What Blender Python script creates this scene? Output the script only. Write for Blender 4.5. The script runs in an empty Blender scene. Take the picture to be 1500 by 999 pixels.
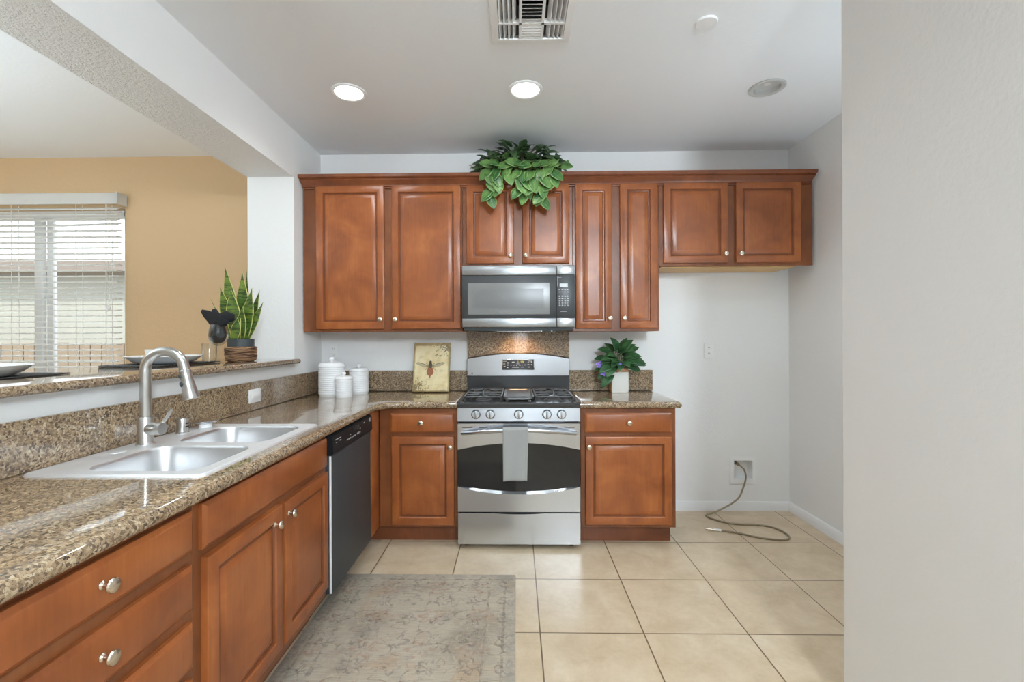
import bpy, bmesh, math, random
from mathutils import Vector, Matrix
from mathutils.geometry import tessellate_polygon
random.seed(7)
PI = math.pi
S = bpy.context.scene
COL = S.collection

# ------------------------------------------------------------------ camera, world, lights, exposure
F_PX, CX, CY, YAW, ROLL, CAM_H = 679.0, 743.986, 494.899, 0.01792, -0.0038, 1.31
cam = bpy.data.cameras.new('camera'); camo = bpy.data.objects.new('camera', cam); COL.objects.link(camo)
cam.sensor_width = 36.0; cam.lens = F_PX / 1500.0 * 36.0
cam.shift_x = (750.0 - CX) / 1500.0; cam.shift_y = -(499.5 - CY) / 1500.0
cam.clip_start = 0.02
_r = Vector((math.cos(YAW), math.sin(YAW), 0)); _f = Vector((-math.sin(YAW), math.cos(YAW), 0)); _u = Vector((0, 0, 1))
_c, _s = math.cos(ROLL), math.sin(ROLL)
_R = _r * _c + _u * _s; _U = -_r * _s + _u * _c
M4 = Matrix((_R, _U, -_f)).transposed().to_4x4(); M4.translation = Vector((0, 0, CAM_H))
camo.matrix_world = M4
S.camera = camo
S.view_settings.view_transform = 'Standard'; S.view_settings.look = 'None'
S.view_settings.gamma = 1.0; S.view_settings.use_curve_mapping = False
S.view_settings.exposure = 0.34

world = bpy.data.worlds.new('world'); S.world = world; world.use_nodes = True
bg = world.node_tree.nodes['Background']; bg.inputs[0].default_value = (0.86, 0.93, 1.0, 1); bg.inputs[1].default_value = 2.6

def light(name, kind, loc, rot, energy, color=(1, 1, 1), **kw):
    l = bpy.data.lights.new(name, kind); l.energy = energy; l.color = color
    for k, v in kw.items(): setattr(l, k, v)
    o = bpy.data.objects.new(name, l); COL.objects.link(o); o.location = loc; o.rotation_euler = rot
    return o
light('sun', 'SUN', (0, 0, 10), (math.radians(48), 0, math.radians(-25)), 2.7, (1, 0.95, 0.86), angle=0.01)
# daylight of the windows behind the camera and of the dining side
COOL = (0.80, 0.945, 1.035)
light('window_daylight_door', 'AREA', (0.10, -3.1, 1.3), (PI / 2, 0, 0), 5, COOL, shape='RECTANGLE', size=0.28, size_y=2.2)
# fill lamps added out of view to even out the light in both rooms
light('added_fill', 'AREA', (0.86, -1.6, 2.36), (1.9, 0, -0.10), 78, (0.825, 0.945, 1.03), shape='RECTANGLE', size=0.45, size_y=0.5)
light('added_fill', 'AREA', (-3.6, 0.8, 1.7), (PI, 0, 0), 66, COOL, shape='RECTANGLE', size=1.6, size_y=1.6)
light('added_fill', 'AREA', (1.74, 2.0, 1.0), (PI, 0, 0), 5.5, COOL, shape='RECTANGLE', size=0.5, size_y=0.5)  # added fill hidden by the near wall, brightens the right side
# added downward spots without fixtures, extra fill for the kitchen
for lx, ly, lp in ((-0.7, 0.9, 60), (0.1, 1.72, 12), (-0.3, -1.2, 20)):
    light('added_fill_spot', 'SPOT', (lx, ly, 2.70), (0, 0, 0), lp, COOL, spot_size=math.radians(160), spot_blend=0.9, shadow_soft_size=0.10)
light('added_fill_spot', 'SPOT', (1.60, 1.98, 2.69), (0, 0, 0), 20, COOL, spot_size=math.radians(140), spot_blend=0.8, shadow_soft_size=0.06)  # another added spot, out of view, brightens the fridge space
S.cycles.transparent_max_bounces = 24; S.cycles.diffuse_bounces = 6; S.cycles.max_bounces = 18; S.cycles.glossy_bounces = 12

# ------------------------------------------------------------------ materials
def mat(name, col=(0.8, 0.8, 0.8), rough=0.5, metal=0.0, **kw):
    m = bpy.data.materials.new(name); m.use_nodes = True
    b = m.node_tree.nodes['Principled BSDF']
    b.inputs['Base Color'].default_value = (*col, 1); b.inputs['Roughness'].default_value = rough; b.inputs['Metallic'].default_value = metal
    for k, v in kw.items(): b.inputs[k].default_value = v
    return m
class NT:
    def __init__(s, m): s.t = m.node_tree; s.b = s.t.nodes['Principled BSDF']
    def n(s, typ, ins=None, **kw):
        nd = s.t.nodes.new(typ)
        for k, v in kw.items(): setattr(nd, k, v)
        for k, v in (ins or {}).items():
            if hasattr(v, 'is_output'): s.t.links.new(v, nd.inputs[k])
            else: nd.inputs[k].default_value = v
        return nd
    def math(s, op, a, b=0.0, c=None):
        i = {0: a, 1: b}
        if c is not None: i[2] = c
        return s.n('ShaderNodeMath', i, operation=op).outputs[0]
    def ramp(s, fac, stops, interp='LINEAR'):
        nd = s.n('ShaderNodeValToRGB', {0: fac}); cr = nd.color_ramp; cr.interpolation = interp
        while len(cr.elements) < len(stops): cr.elements.new(0.5)
        for e, (p, c) in zip(cr.elements, stops):
            e.position = p; e.color = (*c, 1) if len(c) == 3 else c
        return nd.outputs[0]
    def mix(s, fac, a, b, blend='MIX'):
        nd = s.n('ShaderNodeMix', data_type='RGBA', blend_type=blend)
        for idx, v in ((0, fac), (6, a), (7, b)):
            if hasattr(v, 'is_output'): s.t.links.new(v, nd.inputs[idx])
            elif idx == 0: nd.inputs[0].default_value = v
            else: nd.inputs[idx].default_value = (*v, 1)
        return nd.outputs[2]
    def noise(s, vec, scale, detail=2.0, rough=0.5, dist=0.0):
        return s.n('ShaderNodeTexNoise', {'Vector': vec, 'Scale': scale, 'Detail': detail, 'Roughness': rough, 'Distortion': dist}).outputs[0]
    def obj(s): return s.n('ShaderNodeTexCoord').outputs['Object']
    def pos(s): return s.n('ShaderNodeNewGeometry').outputs['Position']
    def mapping(s, vec, scale=(1, 1, 1), loc=(0, 0, 0), rot=(0, 0, 0)):
        return s.n('ShaderNodeMapping', {'Vector': vec, 'Location': loc, 'Rotation': rot, 'Scale': scale}).outputs[0]
    def bump(s, h, strength=0.2, dist=0.01):
        s.t.links.new(s.n('ShaderNodeBump', {'Height': h, 'Strength': strength, 'Distance': dist}).outputs[0], s.b.inputs['Normal'])
    def col(s, c): s.t.links.new(c, s.b.inputs['Base Color'])
    def set(s, k, v): s.t.links.new(v, s.b.inputs[k])

def paint(name, col, bump=0.25, scale=70, rough=0.6):
    m = mat(name, col, rough); t = NT(m); p = t.pos()
    h = t.math('ADD', t.noise(p, scale, 3), t.math('MULTIPLY', t.noise(p, scale * 0.3, 2), 0.8))
    t.bump(h, bump, 0.004); return m
M = {}
M['white_wall'] = paint('white_wall_paint', (0.83, 0.832, 0.826))
M['ceiling'] = paint('ceiling_paint', (0.845, 0.865, 0.89), 0.15)
M['beam'] = mat('beam_texture', (0.84, 0.84, 0.835), 0.6)
_t = NT(M['beam']); _p = _t.pos(); _nz = _t.math('ABSOLUTE', _t.n('ShaderNodeSeparateXYZ', {0: _t.n('ShaderNodeNewGeometry').outputs['True Normal']}).outputs[2])
_t.bump(_t.math('MULTIPLY', _t.math('ADD', _t.noise(_p, 130, 3, 0.7), _t.noise(_p, 45, 2)), _t.math('ADD', 0.06, _nz)), 1.0, 0.006)
M['tan_wall'] = paint('tan_wall_paint', (0.62, 0.43, 0.245))
M['trim'] = mat('white_trim', (0.82, 0.82, 0.82), 0.35)
M['plastic_white'] = mat('white_plastic', (0.86, 0.86, 0.85), 0.35)
M['dark_slot'] = mat('dark_slot', (0.02, 0.02, 0.02), 0.6)

def wood(name, dark, mid, light_, seed=0.0):
    m = mat(name, mid, 0.33); t = NT(m); o = t.obj()
    rnd = t.n('ShaderNodeObjectInfo').outputs['Random']
    off = t.n('ShaderNodeCombineXYZ', {0: t.math('MULTIPLY', rnd, 17.0), 1: t.math('MULTIPLY', rnd, 9.0), 2: t.math('MULTIPLY', rnd, 31.0)}).outputs[0]
    v = t.n('ShaderNodeVectorMath', {0: o, 1: off}, operation='ADD').outputs[0]
    blotch = t.noise(v, 4.2, 3, 0.55, 0.6)
    grain = t.noise(t.mapping(v, (42, 42, 3.0)), 2.2, 4, 0.6, 0.3)
    f = t.math('ADD', t.math('MULTIPLY', blotch, 0.78), t.math('MULTIPLY', grain, 0.22))
    c = t.ramp(f, [(0.30, dark), (0.50, mid), (0.70, light_)])
    t.col(c); t.b.inputs['Coat Weight'].default_value = 0.12; t.b.inputs['Coat Roughness'].default_value = 0.22
    t.bump(grain, 0.04, 0.002)
    return m
M['wood'] = wood('stained_maple', (0.200, 0.055, 0.015), (0.305, 0.087, 0.022), (0.420, 0.135, 0.035))
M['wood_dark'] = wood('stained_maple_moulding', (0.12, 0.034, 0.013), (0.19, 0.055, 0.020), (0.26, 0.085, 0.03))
M['wood_groove_shade'] = wood('stained_maple_groove_shade', (0.125, 0.033, 0.010), (0.18, 0.049, 0.014), (0.24, 0.07, 0.021))  # darker tone for door grooves, their shade painted into the wood
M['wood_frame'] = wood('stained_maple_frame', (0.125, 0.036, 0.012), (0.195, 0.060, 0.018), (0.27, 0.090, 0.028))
M['maple'] = mat('raw_maple', (0.62, 0.40, 0.17), 0.5)

def granite(name):
    m = mat(name, (0.3, 0.22, 0.15), 0.06); t = NT(m); p = t.pos()
    p2 = t.n('ShaderNodeVectorMath', {0: p, 1: t.n('ShaderNodeVectorMath', {0: t.n('ShaderNodeTexNoise', {'Vector': p, 'Scale': 90.0, 'Detail': 2.0}).outputs[1], 'Scale': 0.012}, operation='SCALE').outputs[0]}, operation='ADD').outputs[0]
    vor = t.n('ShaderNodeTexVoronoi', {'Vector': p2, 'Scale': 170.0}, feature='F1')
    cell = t.n('ShaderNodeSeparateColor', {0: vor.outputs['Color']}).outputs[0]
    c = t.ramp(cell, [(0.0, (0.055, 0.042, 0.032)), (0.12, (0.125, 0.085, 0.055)), (0.28, (0.24, 0.158, 0.092)), (0.55, (0.34, 0.235, 0.14)), (0.80, (0.44, 0.32, 0.195)), (1.0, (0.57, 0.46, 0.32))])
    big = t.noise(p, 22, 3, 0.6)
    c = t.mix(t.ramp(big, [(0.35, (0, 0, 0)), (0.7, (1, 1, 1))]), t.mix(0.35, c, (0.14, 0.095, 0.065)), c)
    fine = t.noise(p, 420, 2)
    c = t.mix(t.ramp(fine, [(0.60, (0, 0, 0)), (0.68, (1, 1, 1))]), c, (0.07, 0.055, 0.05))
    t.b.inputs['Coat Weight'].default_value = 0.5; t.b.inputs['Coat Roughness'].default_value = 0.03
    t.col(c); return m
M['granite'] = granite('speckled_brown_granite')

def steel(name, col, rough, direction='x', strength=0.06):
    m = mat(name, col, rough, 1.0); t = NT(m); o = t.obj()
    sc = {'x': (2, 2, 380), 'z': (380, 380, 2), 'y': (380, 2, 380)}[direction]
    t.bump(t.noise(t.mapping(o, sc), 1.0, 2), strength, 0.002)
    return m
M['steel'] = steel('brushed_stainless', (0.545, 0.563, 0.598), 0.24, 'x', 0.035)
M['steel_band'] = steel('brushed_stainless_trim', (0.42, 0.43, 0.44), 0.26, 'x', 0.035)
M['steel_sink'] = mat('satin_stainless_rim', (0.86, 0.86, 0.87), 0.55, 0.9)
M['steel_bowl'] = mat('satin_stainless_bowl', (0.66, 0.66, 0.665), 0.40, 1.0)
M['nickel'] = mat('brushed_nickel', (0.60, 0.59, 0.57), 0.28, 1.0)
M['knob'] = mat('champagne_nickel', (0.70, 0.62, 0.51), 0.27, 1.0)
M['chrome'] = mat('chrome', (0.8, 0.8, 0.8), 0.12, 1.0)
M['dark_steel'] = mat('dark_stainless', (0.062, 0.069, 0.075), 0.5, 0.35)
M['panel_black'] = mat('panel_black', (0.012, 0.014, 0.017), 0.5, 0.0, **{'Specular IOR Level': 0.2})
M['black_gloss'] = mat('black_gloss', (0.016, 0.017, 0.02), 0.12)
M['black_enamel'] = mat('black_enamel', (0.035, 0.036, 0.038), 0.22)
M['black_glass'] = mat('black_oven_glass', (0.012, 0.012, 0.013), 0.06)
M['iron'] = mat('cast_iron', (0.10, 0.10, 0.10), 0.35, 0.4)
M['mw_black'] = mat('microwave_black', (0.042, 0.044, 0.046), 0.36)
def mesh_screen():
    m = mat('microwave_screen', (0.20, 0.20, 0.195), 0.25); return m
M['mw_glass'] = mesh_screen()
M['grey_mark'] = mat('pale_grey_print', (0.45, 0.46, 0.47), 0.4)
M['grey_lcd'] = mat('grey_display', (0.34, 0.35, 0.35), 0.3)
M['clock'] = mat('clock_digits', (0.5, 0.42, 0.08), 0.4, **{'Emission Color': (0.75, 0.6, 0.12, 1), 'Emission Strength': 0.8})
def emis(name, col, st):
    return mat(name, (0.9, 0.9, 0.9), 0.4, **{'Emission Color': (*col, 1), 'Emission Strength': st})
M['lamp'] = emis('lit_lens', (1.0, 0.97, 0.92), 9.0)
M['hood_lamp'] = emis('hood_lamp_lens', (1.0, 0.75, 0.5), 3.0)

def tile():
    m = mat('floor_tile', (0.6, 0.5, 0.38), 0.32); t = NT(m); p = t.pos()
    P = 0.45862
    pm = t.mapping(p, (1, 1, 1), (-0.10136 + 20 * P, -2.52006 + 20 * P, 0))
    br = t.n('ShaderNodeTexBrick', {'Vector': pm, 'Color1': (0, 0, 0, 1), 'Color2': (1, 1, 1, 1), 'Mortar': (0.5, 0.5, 0.5, 1), 'Scale': 1.0, 'Mortar Size': 0.0032, 'Mortar Smooth': 0.15, 'Bias': 0.0, 'Brick Width': P, 'Row Height': P}, offset=0.0, squash=1.0)
    var = t.n('ShaderNodeSeparateColor', {0: br.outputs['Color']}).outputs[0]
    sh = t.n('ShaderNodeCombineXYZ', {0: t.math('MULTIPLY', var, 7.0), 1: t.math('MULTIPLY', var, 3.0)}).outputs[0]
    v = t.n('ShaderNodeVectorMath', {0: p, 1: sh}, operation='ADD').outputs[0]
    cl = t.noise(v, 6.0, 5, 0.6, 0.4); fine = t.noise(v, 40, 4, 0.65)
    f = t.math('ADD', t.math('MULTIPLY', cl, 0.75), t.math('MULTIPLY', fine, 0.25))
    c = t.ramp(f, [(0.28, (0.50, 0.375, 0.235)), (0.50, (0.61, 0.48, 0.325)), (0.72, (0.70, 0.585, 0.43))])
    c = t.mix(br.outputs['Fac'], c, (0.17, 0.11, 0.06))
    t.col(c)
    h = t.math('SUBTRACT', 1.0, br.outputs['Fac'])
    t.bump(h, 0.35, 0.003)
    return m
M['tile'] = tile()

def rug_mat():
    m = mat('faded_rug', (0.4, 0.35, 0.28), 0.95); t = NT(m); o = t.obj()   # origin at the rug's near left corner, metres
    sx, sy, sz = (t.n('ShaderNodeSeparateXYZ', {0: o}).outputs[i] for i in range(3))
    wob = t.noise(o, 9, 3)
    big = t.noise(o, 3.2, 4, 0.6); weave = t.noise(t.mapping(o, (14, 260, 1)), 1.0, 3, 0.6); weave2 = t.noise(t.mapping(o, (220, 30, 1)), 1.0, 2)
    c = t.ramp(big, [(0.30, (0.31, 0.255, 0.195)), (0.47, (0.45, 0.375, 0.285)), (0.62, (0.50, 0.425, 0.33)), (0.75, (0.39, 0.36, 0.31))])
    blue = t.ramp(t.noise(t.mapping(o, (1, 1, 1), (5, 2, 0)), 5.0, 3), [(0.54, (0, 0, 0)), (0.68, (1, 1, 1))])
    c = t.mix(t.math('MULTIPLY', blue, 0.40), c, (0.25, 0.235, 0.205))
    warm = t.ramp(t.noise(t.mapping(o, (1, 1, 1), (1, 8, 0)), 6.0, 3), [(0.56, (0, 0, 0)), (0.70, (1, 1, 1))])
    c = t.mix(t.math('MULTIPLY', warm, 0.55), c, (0.44, 0.29, 0.17))
    dis = t.ramp(t.noise(o, 30, 4, 0.7), [(0.40, (0, 0, 0)), (0.58, (1, 1, 1))])
    def motif(cell, ox, oy, petals, r0, thick, colr, amt, c):
        ux = t.math('SUBTRACT', t.math('FRACT', t.math('ADD', t.math('DIVIDE', t.math('ADD', sx, t.math('MULTIPLY', t.math('SUBTRACT', wob, 0.5), 0.05)), cell), ox)), 0.5)
        uy = t.math('SUBTRACT', t.math('FRACT', t.math('ADD', t.math('DIVIDE', t.math('ADD', sy, t.math('MULTIPLY', t.math('SUBTRACT', big, 0.5), 0.06)), cell), oy)), 0.5)
        r = t.math('SQRT', t.math('ADD', t.math('MULTIPLY', ux, ux), t.math('MULTIPLY', uy, uy)))
        a = t.math('ARCTAN2', uy, ux)
        rr = t.math('MULTIPLY', t.math('ADD', 1.0, t.math('MULTIPLY', t.math('COSINE', t.math('MULTIPLY', a, float(petals))), 0.38)), r0)
        d = t.math('ABSOLUTE', t.math('SUBTRACT', r, rr))
        mk = t.math('MULTIPLY', t.math('LESS_THAN', d, thick), t.math('MULTIPLY', dis, amt))
        return t.mix(mk, c, colr)
    c = motif(0.236, 0.2, 0.1, 6, 0.16, 0.055, (0.34, 0.15, 0.10), 0.50, c)
    c = motif(0.236, 0.2, 0.1, 4, 0.37, 0.022, (0.14, 0.12, 0.10), 0.55, c)
    c = motif(0.157, 0.7, 0.55, 5, 0.20, 0.05, (0.12, 0.115, 0.11), 0.50, c)
    c = motif(0.118, 0.4, 0.35, 3, 0.26, 0.05, (0.50, 0.42, 0.31), 0.60, c)
    c = motif(0.314, 0.45, 0.8, 8, 0.30, 0.02, (0.19, 0.13, 0.085), 0.50, c)
    # border guard stripes at the two sides and the end
    e = t.math('MINIMUM', t.math('MINIMUM', sx, t.math('SUBTRACT', 0.945, sx)), t.math('SUBTRACT', 1.655, sy))
    for pos_, w_, cc, am in ((0.055, 0.006, (0.15, 0.13, 0.11), 0.55), (0.135, 0.005, (0.16, 0.14, 0.11), 0.45), (0.02, 0.02, (0.33, 0.30, 0.25), 0.6)):
        mk = t.math('MULTIPLY', t.math('LESS_THAN', t.math('ABSOLUTE', t.math('SUBTRACT', e, pos_)), w_), t.math('MULTIPLY', dis, am))
        c = t.mix(mk, c, cc)
    c = t.mix(t.math('MULTIPLY', t.ramp(weave, [(0.42, (0, 0, 0)), (0.72, (1, 1, 1))]), 0.45), c, (0.17, 0.145, 0.115))
    c = t.mix(t.math('MULTIPLY', t.ramp(weave2, [(0.5, (0, 0, 0)), (0.8, (1, 1, 1))]), 0.3), c, (0.55, 0.48, 0.39))
    t.col(c); t.bump(weave, 0.3, 0.004)
    return m
M['rug'] = rug_mat()

def leaf_mat(name, base, lightc, edge, veins=True, bands=False, edge_at=0.80):
    m = mat(name, base, 0.38); t = NT(m)
    uv = t.n('ShaderNodeUVMap').outputs[0]; s = t.n('ShaderNodeSeparateXYZ', {0: uv}); u, v = s.outputs[0], s.outputs[1]
    p = t.pos(); au = t.math('ABSOLUTE', t.math('SUBTRACT', t.math('MULTIPLY', u, 2.0), 1.0))
    c = t.mix(t.ramp(t.noise(p, 11, 2), [(0.38, (0, 0, 0)), (0.66, (1, 1, 1))]), base, lightc)
    if bands:
        bw = t.noise(t.mapping(p, (12, 12, 75)), 1.0, 3, 0.5, 0.8)
        c = t.mix(t.ramp(bw, [(0.45, (0, 0, 0)), (0.58, (1, 1, 1))]), c, tuple(x * 0.40 for x in base))
    if veins:
        w = t.math('LESS_THAN', au, 0.07)
        c = t.mix(t.math('MULTIPLY', w, 0.6), c, lightc)
        vv = t.math('LESS_THAN', t.math('FRACT', t.math('SUBTRACT', t.math('MULTIPLY', v, 6.0), t.math('MULTIPLY', au, 1.5))), 0.12)
        c = t.mix(t.math('MULTIPLY', vv, 0.35), c, lightc)
    c = t.mix(t.ramp(au, [(edge_at, (0, 0, 0)), (min(edge_at + 0.1, 1.0), (1, 1, 1))]), c, edge)
    t.col(c); t.b.inputs['Subsurface Weight'].default_value = 0.0
    return m
M['ivy'] = leaf_mat('pothos_leaf', (0.026, 0.100, 0.026), (0.14, 0.27, 0.070), (0.19, 0.32, 0.09))
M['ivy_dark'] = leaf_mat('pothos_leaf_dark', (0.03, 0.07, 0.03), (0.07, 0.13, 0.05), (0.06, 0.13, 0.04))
M['snake'] = leaf_mat('snake_plant_leaf', (0.075, 0.15, 0.022), (0.17, 0.24, 0.028), (0.58, 0.54, 0.15), False, True, 0.84)
M['violet_leaf'] = leaf_mat('dark_green_leaf', (0.018, 0.075, 0.028), (0.065, 0.17, 0.055), (0.05, 0.14, 0.05))
M['petal'] = mat('lilac_petal', (0.36, 0.26, 0.85), 0.5)
M['stem'] = mat('green_stem', (0.14, 0.22, 0.06), 0.5)
M['twig'] = mat('brown_twig', (0.16, 0.09, 0.05), 0.6)
M['soil'] = mat('soil', (0.03, 0.022, 0.016), 0.9)
def wicker():
    m = mat('wicker', (0.25, 0.14, 0.07), 0.6); t = NT(m); o = t.obj()
    n = t.noise(t.mapping(o, (6, 6, 120)), 1.6, 3, 0.5, 0.8)
    t.col(t.ramp(n, [(0.36, (0.045, 0.018, 0.01)), (0.52, (0.26, 0.13, 0.06)), (0.68, (0.50, 0.33, 0.19))])); t.bump(n, 0.5, 0.006); return m
M['wicker'] = wicker()
M['pot_dark'] = mat('charcoal_pot', (0.045, 0.055, 0.06), 0.45)
M['ceramic'] = mat('white_ceramic', (0.86, 0.86, 0.86), 0.22)
M['stoneware'] = mat('white_plate_glaze', (0.80, 0.80, 0.79), 0.12)
M['pot_white'] = mat('whitewashed_pot', (0.78, 0.76, 0.70), 0.5)
M['pot_wood'] = mat('pot_wood', (0.50, 0.28, 0.14), 0.55)
M['napkin'] = mat('black_napkin', (0.008, 0.008, 0.009), 0.85)
M['placemat'] = mat('black_placemat', (0.015, 0.017, 0.02), 0.6)
M['towel'] = mat('grey_towel', (0.33, 0.33, 0.315), 0.95, **{'Sheen Weight': 0.2})
NT(M['towel']).bump(NT(M['towel']).noise(NT(M['towel']).pos(), 500, 2), 0.4, 0.003)
def glass(name):
    m = bpy.data.materials.new(name); m.use_nodes = True; t = m.node_tree; t.nodes.clear()
    o = t.nodes.new('ShaderNodeOutputMaterial'); mx = t.nodes.new('ShaderNodeMixShader'); tr = t.nodes.new('ShaderNodeBsdfTransparent'); gl = t.nodes.new('ShaderNodeBsdfGlossy'); lw = t.nodes.new('ShaderNodeLayerWeight')
    gl.inputs['Roughness'].default_value = 0.03; lw.inputs['Blend'].default_value = 0.5
    pw = t.nodes.new('ShaderNodeMath'); pw.operation = 'POWER'; pw.inputs[1].default_value = 2.2; ml = t.nodes.new('ShaderNodeMath'); ml.operation = 'MULTIPLY_ADD'; ml.inputs[1].default_value = 0.8; ml.inputs[2].default_value = 0.035; tr.inputs[0].default_value = (0.97, 0.98, 0.98, 1)
    t.links.new(lw.outputs['Facing'], pw.inputs[0]); t.links.new(pw.outputs[0], ml.inputs[0]); t.links.new(ml.outputs[0], mx.inputs[0]); t.links.new(tr.outputs[0], mx.inputs[1]); t.links.new(gl.outputs[0], mx.inputs[2]); t.links.new(mx.outputs[0], o.inputs[0])
    return m
M['glass'] = glass('clear_glass')
def brass_hose():
    m = mat('braided_hose', (0.20, 0.165, 0.11), 0.45, 0.3); t = NT(m); n = t.noise(t.pos(), 320, 2)
    t.col(t.ramp(n, [(0.35, (0.15, 0.115, 0.07)), (0.65, (0.46, 0.38, 0.26))])); t.bump(n, 0.5, 0.002); return m
M['hose'] = brass_hose()
def bee_paper():
    m = mat('aged_paper', (0.7, 0.58, 0.34), 0.75); t = NT(m); o = t.obj(); s = t.n('ShaderNodeSeparateXYZ', {0: o}); x, z = s.outputs[0], s.outputs[2]
    c = t.ramp(t.noise(o, 7, 4, 0.6), [(0.3, (0.58, 0.43, 0.19)), (0.52, (0.84, 0.71, 0.42)), (0.75, (0.90, 0.82, 0.60))])
    c = t.mix(t.math('MULTIPLY', t.ramp(t.noise(o, 16, 3), [(0.58, (0, 0, 0)), (0.7, (1, 1, 1))]), 0.4), c, (0.45, 0.39, 0.30))
    blot = t.noise(o, 45, 5, 0.7, 0.6)
    d1 = t.math('SQRT', t.math('ADD', t.math('POWER', t.math('SUBTRACT', x, 0.135), 2.0), t.math('POWER', t.math('SUBTRACT', z, 0.37), 2.0)))
    d2 = t.math('SQRT', t.math('ADD', t.math('POWER', t.math('ADD', x, 0.12), 2.0), t.math('POWER', t.math('SUBTRACT', z, 0.01), 2.0)))
    for d, th in ((d1, 0.14), (d2, 0.13)):
        k = t.math('SUBTRACT', 1.0, t.math('DIVIDE', d, th))
        mk = t.math('GREATER_THAN', t.math('ADD', blot, t.math('MULTIPLY', k, 0.22)), 0.63)
        c = t.mix(t.math('MULTIPLY', mk, 0.75), c, (0.10, 0.07, 0.035))
    edge = t.math('MAXIMUM', t.math('ABSOLUTE', t.math('DIVIDE', x, 0.135)), t.math('ABSOLUTE', t.math('DIVIDE', t.math('SUBTRACT', z, 0.184), 0.184)))
    c = t.mix(t.math('MULTIPLY', t.ramp(t.math('ADD', edge, t.math('MULTIPLY', t.noise(o, 20, 3), 0.12)), [(0.95, (0, 0, 0)), (1.06, (1, 1, 1))]), 0.7), c, (0.33, 0.22, 0.08))
    t.col(c); return m
M['paper'] = bee_paper()
M['bee_body'] = mat('bee_rust', (0.36, 0.13, 0.05), 0.6); M['bee_dark'] = mat('bee_dark', (0.10, 0.075, 0.045), 0.6); M['bee_wing'] = mat('bee_wing', (0.48, 0.41, 0.25), 0.6)
M['fence'] = mat('fence_board', (0.23, 0.18, 0.13), 0.8)
M['stucco'] = paint('neighbour_stucco', (0.39, 0.395, 0.35), 0.3, 40, 0.9)
M['roof'] = mat('roof_shingle', (0.20, 0.17, 0.15), 0.9)
M['ground'] = mat('gravel_ground', (0.42, 0.38, 0.31), 0.95)
M['blind'] = mat('white_blind', (0.88, 0.88, 0.87), 0.4)
_nt = M['blind'].node_tree; _tl = _nt.nodes.new('ShaderNodeBsdfTranslucent'); _tl.inputs[0].default_value = (0.9, 0.89, 0.85, 1); _mx = _nt.nodes.new('ShaderNodeMixShader'); _mx.inputs[0].default_value = 0.5
_nt.links.new(_nt.nodes['Principled BSDF'].outputs[0], _mx.inputs[1]); _nt.links.new(_tl.outputs[0], _mx.inputs[2]); _nt.links.new(_mx.outputs[0], _nt.nodes['Material Output'].inputs[0])

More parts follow.
